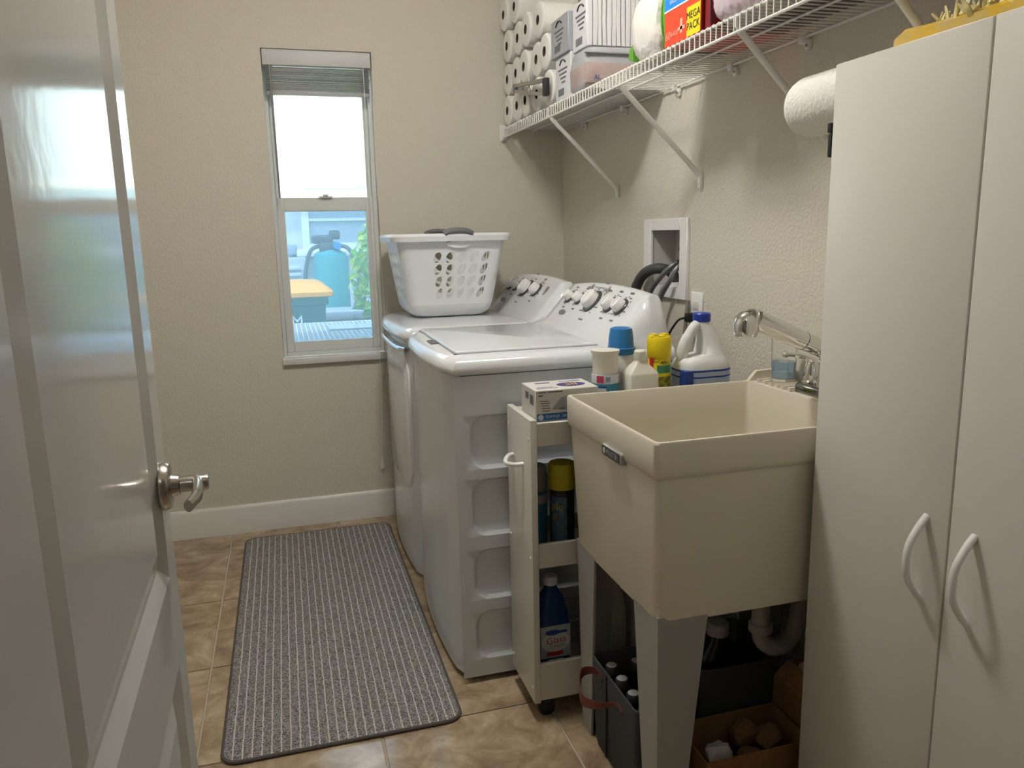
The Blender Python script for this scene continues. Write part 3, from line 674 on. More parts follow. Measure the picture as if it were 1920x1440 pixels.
# red freezer bag box
t = thing('freezer_bag_box', 'red cardboard box with blue panel and yellow mega pack corner', 'box', (-.2, -1.71, SHT))
x0, y0, y1, z1 = -.292, -1.805, -1.612, 2.0
RED = mat('red_carton', (.78, .075, .03), .4)
mk('carton', B(x0, -.06, y0, y1, SHT, z1, bev=.002, seg=1), RED, t)
mk('side_panel', B(x0+.002, -.062, y0-.0006, y0+.001, SHT+.001, z1-.001), mat('dark_red_carton', (.25, .015, .015), .4), t)
mk('blue_panel', B(x0-.0008, x0, y0+.045, y1, SHT+.092, SHT+.158), mat('blue_panel_ink', (.02, .25, .75), .4), t)
bm = nb(); box(bm, x0-.001, x0, y0+.045, y1, SHT+.088, SHT+.092); box(bm, x0-.001, x0, y0+.045, y1, SHT+.158, SHT+.162); mk('panel_border', bm, WHITEINK, t)
mk('yellow_patch', B(x0-.0008, x0, y0+.001, y0+.070, SHT+.002, SHT+.072), mat('yellow_ink', (.85, .68, .02), .4), t)
text('lettering', 'MEGA', .026, fX(x0-.0016, y0+.036, SHT+.050), BLACKINK, t); text('lettering', 'PACK', .026, fX(x0-.0016, y0+.036, SHT+.024), BLACKINK, t)
text('lettering', 'FREEZER', .024, fX(x0-.0016, y0+.110, SHT+.132), WHITEINK, t); text('lettering', 'GALLON SIZE BAGS', .0125, fX(x0-.0016, y0+.108, SHT+.108), WHITEINK, t)
text('lettering', '60', .030, fX(x0-.0016, y1-.022, SHT+.026), mat('pink_ink', (.9, .45, .35), .5), t); text('lettering', 'BAGS', .016, fX(x0-.0016, y1-.058, SHT+.026), MATS['pink_ink'], t)
bm = nb(); box(bm, x0-.0008, x0, y1-.100, y1-.088, SHT+.02, SHT+.055); box(bm, x0-.0008, x0, y1-.112, y1-.076, SHT+.028, SHT+.036); mk('emblem', bm, MATS['pink_ink'], t)
# dark red box, lilac bag and further packs
t = carton('dark_red_box', 'narrow dark red box between the red box and the lilac bag', -.285, -.06, -1.843, -1.812, SHT, 1.99, mat('maroon_carton', (.22, .012, .02), .4)); mk('checked_edge', B(-.2856, -.2846, -1.8425, -1.838, SHT+.01, 1.98), BLACKINK, t)
t = thing('lilac_bag', 'pale lilac plastic bag lying on the shelf above the paper towel', 'bag', (-.17, -2.0, SHT))
mk('bag', softpack(-.285, -.06, -2.14, -1.852, SHT+.002, 1.975, .010, 9), mat('lilac_film', (.58, .48, .52), .35, bump=(22, .6, .02)), t)
mk('bag_fold', B(-.20, -.06, -2.130, -1.870, SHT+.0005, SHT+.004, bev=.001, seg=1), mat('brown_film', (.10, .07, .06), .4), t)
t = thing('flat_red_pack', 'flat red pack with a blue end on the shelf over the cabinet', 'pack', (-.15, -2.35, SHT))
mk('pack', softpack(-.27, -.03, -2.56, -2.16, SHT, 1.92, .006, 12), mat('red_film', (.50, .03, .035), .3, noise=(9, (.35, .02, .05), 1)), t)
mk('blue_end', softpack(-.262, -.04, -2.20, -2.150, SHT-.0005, 1.90, .004, 13), mat('teal_film', (.03, .17, .28), .35), t)
t = thing('brown_bag', 'brown plastic sack at the near end of the shelf', 'bag', (-.15, -2.8, SHT)); mk('sack', softpack(-.27, -.03, -3.0, -2.58, SHT, 1.96, .01, 15), MATS['brown_film'], t)

# ---------------------------------------------------------------- paper towel on the cabinet's side
t = thing('hanging_paper_towel', 'quilted paper towel roll on a black holder at the cabinet side', 'paper roll', (-.21, -2.2, 1.53))
tx, tz = -.180, 1.597
QUILT = mat('quilted_paper', (.80, .78, .73), .9, bump=(110, .6, .004))
bm = nb(); n = 30; lathe(bm, (tx, -2.322, tz), [(.058, 0), (.064, .006), (.0645, .05), (.065, .12), (.0645, .222), (.061, .234), (.054, .240), (.02, .241)], n, 'y'); mk('towel_roll', bm, QUILT, t)
bm = nb(); box(bm, -.300, -.286, -2.3275, -2.318, 1.468, 1.512, bev=.002); box(bm, -.301, -.287, -2.3275, -2.316, 1.514, 1.532, bev=.002); tube(bm, [(-.293, -2.321, 1.51), (-.25, -2.3245, 1.56), (tx, -2.325, tz)], .005, 6); mk('holder_arm', bm, BLACK, t)

# ---------------------------------------------------------------- tall cabinet
CX, CY1, CYM, CY0, CZ = -.300, -2.330, -2.677, -3.024, 1.636
t = thing('tall_cabinet', 'tall white two door laminate storage cabinet by the doorway', 'cabinet', (-.15, (CY0+CY1)/2, 0))
bm = nb()
for a in ((CX+.018, -.002, CY1-.016, CY1, 0, CZ), (CX+.018, -.002, CY0, CY0+.016, 0, CZ), (CX+.018, -.002, CY0+.016, CY1-.016, CZ-.016, CZ), (CX+.018, -.002, CY0+.016, CY1-.016, .06, .076), (-.010, -.002, CY0+.016, CY1-.016, .076, CZ-.016), (CX+.03, CX+.046, CY0+.016, CY1-.016, 0, .06)): box(bm, *a)
mk('carcass', bm, CAB, t, smooth=False)
for z in (.45, .85, 1.25): mk('shelf', B(CX+.03, -.010, CY0+.016, CY1-.016, z, z+.016), CAB, t)
for a, b, hy in ((CYM+.0018, CY1, CYM+.048), (CY0, CYM-.0018, CYM-.050)):
    d = mk('door', B(CX, CX+.0165, a, b, .035, CZ, bev=.0025), CAB, t)
    hz = .768
    pts = smoothpath([(CX+.002, hy, hz+.078), (CX-.014, hy, hz+.060), (CX-.032, hy, hz+.030), (CX-.036, hy, hz), (CX-.032, hy, hz-.030), (CX-.014, hy, hz-.060), (CX+.002, hy, hz-.078)], 5)
    mk('bow_handle', tube(nb(), pts, .0062, 10, flat=(1.15, .85)), PLAS, d)
# yellow bag on top of the cabinet
t = thing('duster_pack', 'yellow plastic tray with frilly yellow duster sticking out on the cabinet top', 'duster', (-.22, -2.6, CZ))
bm = nb(); secs = []
for y, hh, x in ((-2.452, .006, -.275), (-2.456, .020, -.282), (-2.475, .028, -.286), (-2.53, .024, -.286), (-2.80, .020, -.285), (-2.95, .014, -.280)):
    secs.append([(x + (.12)*c_[0], y, CZ + .001 + hh*c_[1]) for c_ in ((0, 0), (0, .7), (.08, 1), (.5, 1), (.92, 1), (1, .7), (1, 0))])
loft(bm, secs); mk('tray', bm, mat('yellow_bag_film', (.78, .50, .04), .3, noise=(25, (.65, .50, .20))), t)
rnd = random.Random(4)
FR = mat('duster_fluff', (.80, .70, .34), .9); FR2 = mat('duster_fluff_white', (.62, .58, .50), .9)
for i in range(270):
    y = -2.535 - rnd.random()**1.0*.38; x = -.284 + rnd.random()*.09; h = .010 + .020*rnd.random() + (.028 if -2.60 < y < -2.56 else 0)*rnd.random() + .025*max(0, (-2.62 - y))
    bm = nb(); ww = .002 + .004*rnd.random(); dx, dy = rnd.uniform(-.012, .012), rnd.uniform(-.02, .02)
    z = CZ + .014
    loft(bm, [[(x-ww*.5, y-ww, z), (x+ww*.5, y-ww*.6, z), (x+ww*.4, y+ww, z), (x-ww*.6, y+ww*.7, z)], [(x+dx*.5-ww*.5, y+dy*.5-ww, z+h*.6), (x+dx*.5+ww*.5, y+dy*.5-ww, z+h*.55), (x+dx*.5+ww*.3, y+dy*.5+ww, z+h*.65), (x+dx*.5-ww*.5, y+dy*.5+ww*.6, z+h*.5)], [(x+dx, y+dy-.002, z+h), (x+dx+.002, y+dy, z+h*.98), (x+dx, y+dy+.002, z+h), (x+dx-.002, y+dy, z+h*.96)]])
    mk('fluff_tuft', bm, FR2 if rnd.random() < .2 else FR, t, angle=80)

# ================================================================ LAUNDRY TUB
SXF, SXB, SY0, SY1, SRZ, SBZ = -.654, -.006, -2.311, -1.800, .925, .520
t = thing('laundry_tub', 'almond plastic freestanding laundry tub on angled legs', 'sink', (-.33, (SY0+SY1)/2, 0))
IXB = -.122
bm = nb(); n = 7
o = lambda i, z, r=.013: rr(SXF+i, SXB-i*.2, SY0+i, SY1-i, r, z, n)
secs = [o(.030, SBZ, .03), o(.024, SBZ+.004, .03), o(.020, SBZ+.02, .026), o(.008, .845, .014), o(.003, .850), o(.0005, .858), o(0, SRZ-.004), o(.002, SRZ)]
ii = lambda i, z, r=.012: rr(SXF+.011+i, IXB-i*.6, SY0+.011+i, SY1-.011-i, r, z, n)
secs += [ii(-.002, SRZ), ii(0, SRZ-.004), ii(.006, .84), ii(.024, SBZ+.05, .03), ii(.035, SBZ+.028, .04), ii(.06, SBZ+.022, .05)]
loft(bm, secs); tub = mk('basin', bm, SINK, t, angle=30)
# faucet ledge: raised curb and soap ribs
bm = nb()
for ya, yb in ((SY1-.014, SY1-.001), (SY0+.001, SY0+.014)):
    loft(bm, [[(x, y, z) for x, z in ((-.128, SRZ-.004), (-.100, SRZ+.026), (-.008, SRZ+.030), (-.008, SRZ-.004))] for y in (ya, yb)])
box(bm, -.022, -.008, SY0+.014, SY1-.014, SRZ-.003, SRZ+.030, bev=.002, seg=1)
mk('ledge_curb', bm, SINK, tub, angle=25)
for k in range(6):
    y = SY1 - .040 - .027*k; bm = nb()
    loft(bm, [[(x, y+d, z) for d, z in ((-.009, SRZ-.003), (-.005, SRZ+.010), (.003, SRZ+.010), (.009, SRZ-.003))] for x in (IXB+.008, -.030)]); mk('soap_rib', bm, SINK, tub, angle=25)
mk('drain', lathe(nb(), (-.36, (SY0+SY1)/2, SBZ+.016), [(.045, 0), (.045, .008), (.03, .009)], 20), STEEL, tub)
bm = nb(); ly0, ly1 = -2.160, -2.052
loft(bm, [[(SXF - d, a, b) for a, b in rrect2(ly0+i, ly1-i, .836+i, .864-i, .008)] for i, d in ((0, -.010), (0, .004), (.002, .006))]); lb = mk('name_plate', bm, mat('plate_silver', (.42, .42, .40), .3, .3), t)
mk('plate_border', B(SXF-.0066, SXF-.004, ly0+.006, ly1-.006, .840, .860), mat('plate_dark', (.05, .05, .05), .4), lb)
text('lettering', 'MUSTEE', .017, fX(SXF-.0072, -2.113, .850), mat('plate_light', (.55, .55, .53), .4), lb); mk('plate_mark', lathe_dir(nb(), (SXF-.0064, -2.070, .850), (-1, 0, 0), [(.007, 0), (.007, .001)], 14), MATS['plate_light'], lb)
# legs: angle section tapering downwards
for sx, lx in ((1, SXF+.022), (-1, -.05)):
    for sy, lyy in ((1, SY0+.022), (-1, SY1-.022)):
        bm = nb(); th = .006
        secs = []
        for z, wx, wy, off in ((0, .060, .060, .010), (SBZ+.02, .118, .118, -.0)):
            x, y = lx + sx*off, lyy + sy*off
            secs.append([(x, y, z), (x+sx*wx, y, z), (x+sx*wx, y+sy*th, z), (x+sx*th, y+sy*th, z), (x+sx*th, y+sy*wy, z), (x, y+sy*wy, z)])
        loft(bm, secs); mk('leg', bm, LEG, t, angle=25)
# faucet
fy = -2.06; fx = -.070
t = thing('faucet', 'chrome pull-out faucet with lever handles on the laundry tub ledge', 'faucet', (fx, fy, SRZ))
bm = nb(); loft(bm, [rr(fx-.030+i, fx+.030-i, fy-.085+i, fy+.085-i, .012, SRZ+z) for i, z in ((0, -.0005), (0, .018), (.004, .024), (.010, .026))]); mk('base_plate', bm, mat('dark_chrome', (.30, .30, .28), .12, 1), t)
for s in (1, -1):
    hy = fy + s*.055
    bm = nb(); lathe(bm, (fx, hy, SRZ+.024), [(.023, 0), (.024, .006), (.020, .010), (.021, .02), (.018, .045), (.012, .062), (.004, .068)], 20)
    tube(bm, smoothpath([(fx+.004, hy, SRZ+.060), (fx-.008, hy+s*.004, SRZ+.086), (fx-.035, hy+s*.01, SRZ+.096), (fx-.066, hy+s*.014, SRZ+.100)], 5), [.011]*6 + [.008]*5 + [.006]*5, 10); lathe_dir(bm, (fx-.062, hy+s*.0135, SRZ+.0995), (-1, .05*s, .05), [(.003, 0), (.0085, .004), (.0085, .009), (.003, .013)], 12)
    mk('lever_handle', bm, CHROME, t)
bm = nb(); lathe(bm, (fx, fy, SRZ+.024), [(.024, 0), (.022, .01), (.017, .03), (.016, .085)], 20); tube(bm, smoothpath([(fx, fy, SRZ+.10), (fx-.006, fy, SRZ+.118), (fx-.022, fy, SRZ+.128)], 4), .018, 14); mk('spout_post', bm, CHROME, t)
A_, B_ = Vector((fx+.010, fy, SRZ+.108)), Vector((-.278, fy, 1.128)); dd = (B_-A_).normalized()
mk('spout_wand', tube(nb(), [A_, A_.lerp(B_, .3), A_.lerp(B_, .98)], [.021, .022, .025], 18), CHROME, t)
mk('spout_joint', lathe_dir(nb(), A_.lerp(B_, .36), dd, [(.0222, 0), (.0230, .001), (.0230, .002), (.0222, .003)], 18), GREYP, t)
bm = nb(); c = Vector((-.298, fy, 1.122)); secs = []
for z, rx, ry, ox in ((-.034, .026, .024, -.001), (-.030, .030, .026, -.001), (-.005, .032, .027, 0), (.012, .030, .025, .004), (.024, .022, .018, .010), (.030, .010, .008, .014)):
    secs.append([(c.x + ox + rx*math.cos(2*PI*i/24), c.y + ry*math.sin(2*PI*i/24), c.z + z) for i in range(24)])
loft(bm, secs); mk('spray_head', bm, CHROME, t)
# glass with blue liquid
gx, gy, gz = -.066, -1.885, SRZ + .0102
t = thing('drinking_glass', 'clear tumbler holding blue liquid on the tub ledge', 'glass', (gx, gy, gz))
bm = nb(); lathe(bm, (gx, gy, gz), [(.030, 0), (.031, .003), (.0325, .06), (.0335, .120), (.0320, .120), (.0312, .06), (.0296, .008), (.001, .007)], 28, cap1=False); mk('tumbler', bm, GLASS, t)
mk('blue_liquid', lathe(nb(), (gx, gy, gz+.0072), [(.0290, 0), (.0303, .045), (.001, .0455)], 28), mat('blue_liquid', (.45, .68, .92), .02, trans=.8, ior=1.33), t)

# ================================================================ ROLLING CART
KX0, KX1, KY0, KY1, KZ0, KZ1 = -.748, -.070, -1.792, -1.572, .062, .862
t = thing('rolling_cart', 'narrow white rolling storage cart between washer and tub', 'cart', (-.41, (KY0+KY1)/2, 0))
CARTW = mat('cart_laminate', (.64, .62, .57), .35)
fp = mk('front_panel', B(KX0, KX0+.018, KY0, KY1, KZ0-.006, KZ1, bev=.002), CARTW, t)
hy = (KY0+KY1)/2 + .008
mk('pull_handle', tube(nb(), smoothpath([(KX0+.002, hy+.046, .730), (KX0-.016, hy+.042, .728), (KX0-.032, hy+.015, .722), (KX0-.032, hy-.015, .722), (KX0-.016, hy-.042, .726), (KX0+.002, hy-.048, .728)], 5), .006, 10), PLAS, fp)
for z in (.10, .48, .81):
    for y in (KY0+.016, KY1-.016): mk('screw_cap', lathe_dir(nb(), (KX0+.001, y, z), (-1, 0, 0), [(.005, 0), (.005, .002), (.002, .0035)], 10), PLAS, fp)
for x in (-.420, KX1-.016): mk('divider', B(x, x+.016, KY0+.006, KY1-.006, KZ0, KZ1-.02), CARTW, t)
for z0, z1 in ((KZ0, .172), (.452, .520), (.790, .853)):
    for y in (KY0+.002, KY1-.014): mk('shelf_rail', B(KX0+.018, KX1-.016, y, y+.012, z0, z1, bev=.0015, seg=1), CARTW, t)
    zt_ = {KZ0: .10, .452: .470}.get(z0, .8525); mk('tray_board', B(KX0+.018, KX1-.016, KY0+.014, KY1-.014, zt_-.012, zt_), CARTW, t)
for x in (-.705, -.13):
    for y in (KY0+.03, KY1-.03):
        bm = nb(); lathe(bm, (x, y-.009, .024), [(.018, 0), (.024, .003), (.024, .015), (.018, .018)], 18, 'y'); w_ = mk('caster_wheel', bm, BLACK, t)
        mk('caster_fork', B(x-.010, x+.012, y-.013, y+.013, .040, KZ0+.002, bev=.003), DARK, t)
# ---------------------------------------------------------------- on top of the cart
CT = .8530
CL = .8385          # reference level of the hidden bottle feet
def can(name, label, c, r, hbody, hcap, capr, mbody, mcap, cat='spray can', capprof=None, n=24, cut=0):
    t = thing(name, label, cat, c)
    x, y, z = c; hbody -= cut
    b = mk('can', lathe(nb(), (x, y, z), [(r-.003, 0), (r, .003), (r, hbody-.008), (r-.004, hbody)], n), mbody, t)
    mk('cap', lathe(nb(), (x, y, z+hbody-.0005), capprof or [(capr, 0), (capr, hcap-.006), (capr-.004, hcap)], n), mcap, t)
    return t
IVORY = mat('ivory_plastic', (.76, .73, .64), .4)
c = (-.497, -1.690, CT)
t = can('disinfectant_spray', 'white capped spray can with blue label behind the dryer sheet box', c, .037, .118, .062, .036, mat('pale_can', (.70, .71, .72), .3), IVORY, cut=CT-CL, capprof=[(.035, 0), (.036, .05), (.0395, .056), (.0395, .062), (.034, .0625)])
mk('label', band(nb(), c, .0375, CL+.018, CL+.0895), mat('teal_label', (.05, .26, .42), .4), t)
mk('label_white', band(nb(), c, .0374, CL+.090, CL+.1145), mat('label_white', (.70, .72, .76), .4), t)
mk('label_red', band(nb(), c, .0379, CL+.093, CL+.112, TOCAM-.62, TOCAM-.08, 8), mat('label_pink', (.50, .06, .12), .4), t)
mk('label_blue', band(nb(), c, .0379, CL+.096, CL+.110, TOCAM+.05, TOCAM+.40, 8), mat('label_greyblue', (.25, .33, .45), .4), t)
mk('label_swoosh', band(nb(), c, .0380, CL+.040, CL+.082, TOCAM-.75, TOCAM+.10, 8), MATS['label_white'], t)
mk('label_arc', band(nb(), c, .0383, CL+.079, CL+.084, TOCAM-.75, TOCAM+.12, 8), BLUEINK, t)
text('lettering', 'sol', .030, cyl_fn(c, .0386, TOCAM-.12, CL+.062), BLACKINK, t)
# blue capped detergent bottle
bx, by = -.424, -1.632
t = thing('detergent_bottle', 'white bottle with large blue cap beside the washing machine', 'bottle', (bx, by, CT))
bm = nb(); loft(bm, [[(p[0], p[1], max(CT, CL+z)) for p in rrect2(bx-a, bx+a, by-b_, by+b_, .02)] for a, b_, z in ((.055, .038, 0), (.058, .040, .01), (.058, .040, .11), (.050, .036, .14), (.036, .033, .158))]); mk('bottle', bm, mat('white_hdpe', (.76, .77, .77), .35), t)
mk('cap', lathe(nb(), (bx, by, CL+.156), [(.039, 0), (.041, .018), (.0365, .020), (.0345, .050), (.031, .072), (.022, .076)], 28), mat('blue_cap', (.03, .20, .50), .3), t)
# square ivory bottle
qx, qy = -.408, -1.722
t = thing('square_bottle', 'plain ivory square bottle with narrow ribbed cap', 'bottle', (qx, qy, CT))
q = lambda a, b_, z, r: [(p[0], p[1], max(CT, CL+z)) for p in rrect2(qx-a, qx+a, qy-b_, qy+b_, r)]
bm = nb(); loft(bm, [q(.040, .030, 0, .008), q(.044, .033, .004, .008), q(.044, .033, .112, .008), q(.042, .031, .118, .008), q(.015, .013, .146, .006), q(.012, .012, .156, .006)]); mk('bottle', bm, IVORY, t, angle=30)
mk('cap', lathe(nb(), (qx, qy, CL+.150), [(.015, 0), (.0165, .004), (.0165, .024), (.013, .028)], 18), mat('ivory_cap', (.78, .76, .68), .4), t)
# yellow spray can
c = (-.334, -1.690, CT)
t = can('yellow_spray_can', 'yellow spray can with notched yellow cap and green label', c, .032, .150, .060, .034, YELL, YELL, cut=CT-CL, capprof=[(.032, 0), (.034, .004), (.0345, .05), (.030, .058), (.024, .058), (.018, .040)])
for s in (-1, 1):
    bm = nb(); loft(bm, [[(c[0]+s*.016+u, c[1]+v, max(CT, CL+z)) for u, v in ((-.013, -.020), (.013, -.020), (.013, .020), (-.013, .020))] for z in (.190, .215)]); bmesh.ops.bevel(bm, geom=bm.edges[:], offset=.006, segments=3, affect='EDGES'); mk('cap_shoulder', bm, YELL, t)
mk('nozzle', lathe_dir(nb(), (c[0]-.002, c[1]-.010, CL+.198), (-.3, -1, 0), [(.012, 0), (.012, .012), (.004, .014)], 12), mat('yellow_dark', (.62, .45, .01), .4), t)
mk('label_green', band(nb(), c, .0325, CL+.108, CL+.130, TOCAM-.2, TOCAM+1.2, 10), mat('green_label', (.06, .26, .13), .4), t)
mk('label_lower', band(nb(), c, .0324, CL+.01, CL+.098), mat('olive_label', (.42, .38, .03), .4, noise=(120, (.14, .14, .02))), t)
mk('label_red', band(nb(), c, .0325, CL+.120, CL+.150, TOCAM-.95, TOCAM-.55, 5), REDINK, t)
text('lettering', 'dust and', .012, cyl_fn(c, .0332, TOCAM-.0, CL+.140), BLACKINK, t); text('lettering', 'natural', .011, cyl_fn(c, .0332, TOCAM+.5, CL+.137), BLACKINK, t)
# bleach jug
jx, jy = -.205, -1.690
t = thing('bleach_jug', 'white bleach jug with blue cap and blue striped label', 'jug', (jx, jy, CT))
q = lambda x0, x1, b_, z, r: [(p[0], p[1], max(CT, CL+z)) for p in rrect2(x0, x1, jy-b_, jy+b_, r, 6)]
JUG = mat('jug_hdpe', (.74, .76, .76), .3)
bm = nb(); L_, Rr = jx-.078, jx+.082
loft(bm, [q(L_+.006, Rr-.006, .055, 0, .045), q(L_, Rr, .060, .006, .05), q(L_, Rr, .060, .118, .05), q(L_+.004, Rr-.003, .057, .132, .048), q(L_+.012, Rr-.010, .052, .142, .045), q(jx-.010, Rr-.017, .044, .152, .030), q(jx-.006, Rr-.027, .038, .185, .026), q(jx-.008, Rr-.042, .031, .215, .022), q(jx-.018, Rr-.056, .024, .238, .018), q(jx-.020, jx+.022, .019, .248, .017)])
mk('jug_body', bm, JUG, t, angle=60)
mk('jug_handle', tube(nb(), smoothpath([(jx-.002, jy, CL+.240), (jx-.024, jy-.006, CL+.228), (jx-.044, jy-.008, CL+.200), (jx-.058, jy-.006, CL+.165), (jx-.058, jy-.002, CL+.128), (jx-.045, jy, CL+.115)], 6), [.015]*12 + [.0165]*12 + [.019]*7, 14), JUG, t)
mk('cap', lathe(nb(), (jx+.002, jy, CL+.243), [(.0245, 0), (.0250, .003), (.0250, .021), (.022, .0245)], 28), mat('cap_blue', (.02, .05, .40), .35), t)
def jl(z0, z1, g): 
    bm = nb(); loft(bm, [q(L_-g, Rr+g, .060+g, z, .05) for z in (z0, z1)]); return bm
mk('label', jl(.016, .113, .0006), mat('pale_blue_label', (.42, .50, .66), .4), t)
for z0, z1 in ((.107, .1125), (.090, .0945), (.056, .060), (.018, .022)): mk('label_stripe', jl(z0, z1, .0011), BLUEINK, t)
mk('label_edge', B(L_-.0012, L_+.024, jy-.0605, jy-.030, CL+.016, CL+.112), BLUEINK, t, smooth=False)
text('lettering', 'regular', .020, plane_fn((jx+.03, jy-.0617, CL+.076), (1, 0, 0), (0, 0, 1)), mat('label_pale_ink', (.62, .68, .80), .5), t)
# dryer sheet box
x0, x1, y0, y1, z1 = -.727, -.552, -1.774, -1.650, CT+.0005+.082
z0 = CT + .0005
t = thing('dryer_sheet_box', 'white and purple box of dryer sheets on the cart', 'box', ((x0+x1)/2, (y0+y1)/2, z0))
mk('carton', B(x0, x1, y0, y1, z0, z1, bev=.0015, seg=1), mat('sheet_carton', (.66, .65, .62), .45), t)
mk('blue_band', B(x0+.004, x1-.03, y0-.0006, y0, z0+.002, z0+.020), mat('band_blue', (.02, .12, .34), .4), t)
text('lettering', 'dryer sheets', .0155, plane_fn((x0+.066, y0-.0012, z0+.011), (-1, 0, 0), (0, 0, -1)), mat('band_text', (.55, .62, .75), .5), t)
mk('round_mark', lathe_dir(nb(), (x0+.014, y0-.0004, z0+.011), (0, -1, 0), [(.0075, 0), (.0075, .0008)], 16), MATS['band_text'], t)
bm = nb()
for i, (a, b_, z, h) in enumerate(((.008, .03, .075, .003), (.034, .075, .075, .003), (.008, .020, .066, .004), (.012, .036, .052, .002), (.014, .040, .046, .002), (.018, .036, .040, .002), (.016, .040, .033, .002), (.018, .038, .026, .002), (.066, .080, .030, .003))): box(bm, x0+a, x0+b_, y0-.0007, y0, z0+z, z0+z+h)
mk('printing', bm, GREY_PRINT, t, smooth=False)
bm = nb(); loft(bm, [[(x0+.045, y, z0+.030), (x0+.100, y, z0+.024), (x0+.105, y, z0+.066), (x0+.070, y, z0+.060)] for y in (y0-.0006, y0)]); mk('sheet_picture', bm, mat('picture_grey', (.36, .36, .37), .5), t, smooth=False)
bm = nb()
for i in range(5): box(bm, x0-.0007, x0, y0+.018+.006*i, y0+.021+.006*i, z0+.040, z0+.066)
box(bm, x0-.0007, x0, y0+.060, y0+.085, z0+.050, z0+.068); mk('barcode', bm, GREY_PRINT, t, smooth=False)
bm = nb(); cxx, cyy = x0+.118, y0+.055
loft(bm, [[(cxx+.040*math.cos(2*PI*i/28), cyy+.026*math.sin(2*PI*i/28), z) for i in range(28)] for z in (z1-.0002, z1+.0006)]); mk('logo_oval', bm, mat('purple_ink', (.05, .025, .20), .4), t)
text('lettering', 'all', .042, plane_fn((cxx, cyy, z1+.0012), (1, 0, 0), (0, 1, 0)), mat('logo_yellow', (.85, .65, .05), .5), t)
bm = nb(); 
for a, b_, c_, d_ in ((.012, .070, .022, .026), (.016, .060, .036, .039), (.030, .070, .090, .100), (.100, .160, .098, .103)): box(bm, x0+a, x0+b_, y0+c_, y0+d_, z1-.0002, z1+.0005)
mk('top_printing', bm, MATS['purple_ink'], t, smooth=False)

# ---------------------------------------------------------------- inside the cart
c = (-.693, -1.655, .471)
t = can('air_spray_can', 'teal spray can with grey cap on the middle cart shelf', c, .033, .160, .070, .032, mat('teal_can', (.05, .16, .22), .35), mat('grey_cap', (.33, .31, .29), .5)); mk('label_white', band(nb(), c, .0334, .471+.125, .471+.150), mat('dull_white', (.38, .36, .36), .5), t)
c = (-.642, -1.733, .471)
t = can('cleaner_can', 'black spray can with wide yellow cap on the middle cart shelf', c, .034, .185, .070, .038, mat('black_can', (.012, .012, .016), .35), mat('mustard_cap', (.40, .33, .01), .45))
mk('label', band(nb(), c, .0345, .471+.03, .471+.165, TOCAM-.9, TOCAM+.45, 12), mat('navy_label', (.03, .06, .10), .4, noise=(60, (.06, .11, .16))), t)
text('lettering', 'ple', .032, cyl_fn(c, .0352, TOCAM-.35, .471+.138), mat('ochre_ink', (.35, .25, .01), .5), t); text('lettering', 'y', .030, cyl_fn(c, .0352, TOCAM-.5, .471+.112), MATS['ochre_ink'], t)
# glass cleaner bottle
gx_, gy_, gz_ = -.668, -1.700, .101
t = thing('glass_cleaner_bottle', 'dark blue glass cleaner bottle on the bottom cart shelf', 'bottle', (gx_, gy_, gz_))
q = lambda a, b_, z, r, ox=0: [(p[0]+ox, p[1], gz_+z) for p in rrect2(gx_-a, gx_+a, gy_-b_, gy_+b_, r)]
BL = mat('blue_bottle', (.012, .045, .16), .25)
bm = nb(); loft(bm, [q(.044, .036, 0, .02), q(.048, .040, .006, .02), q(.048, .040, .150, .022), q(.044, .036, .185, .022), q(.034, .030, .225, .02), q(.018, .018, .252, .015), q(.016, .016, .268, .014)]); mk('bottle', bm, BL, t, angle=50)
mk('cap', lathe(nb(), (gx_, gy_, gz_+.262), [(.021, 0), (.021, .020), (.018, .024)], 20), PLAS, t)
mk('label', B(gx_-.044, gx_+.044, gy_-.0408, gy_-.039, gz_+.055, gz_+.152, bev=.0003, seg=1), mat('gc_label', (.42, .46, .48), .45), t)
bm = nb(); loft(bm, [[(gx_+.0+.042*math.cos(2*PI*i/24), y, gz_+.103+.030*math.sin(2*PI*i/24)) for i in range(24)] for y in (gy_-.0414, gy_-.0408)]); mk('label_oval', bm, mat('gc_white', (.66, .66, .64), .45), t)
bm = nb(); loft(bm, [[(gx_-.008+.022*math.cos(2*PI*i/20), y, gz_+.132+.008*math.sin(2*PI*i/20)) for i in range(20)] for y in (gy_-.0417, gy_-.0408)]); box(bm, gx_+.008, gx_+.034, gy_-.0415, gy_-.0408, gz_+.128, gz_+.136); mk('label_badge', bm, BLUEINK, t)
text('lettering', 'Glass', .028, plane_fn((gx_+.002, gy_-.0420, gz_+.108), (1, 0, .06), (0, 0, 1)), REDINK, t); text('lettering', 'Cleaner', .014, plane_fn((gx_+.006, gy_-.0420, gz_+.092), (1, 0, .06), (0, 0, 1)), mat('grey_ink', (.2, .2, .2), .5), t)
mk('label_red', B(gx_-.026, gx_+.022, gy_-.0412, gy_-.0408, gz_+.062, gz_+.074), REDINK, t); 
mk('barcode_patch', B(gx_-.022, gx_+.022, gy_-.0412, gy_-.0395, gz_+.022, gz_+.050), MATS['gc_white'], t)
bm = nb()
for i in range(8): box(bm, gx_-.018+.0048*i, gx_-.0155+.0048*i, gy_-.0418, gy_-.041, gz_+.026, gz_+.047)
mk('barcode', bm, BLACKINK, t, smooth=False)
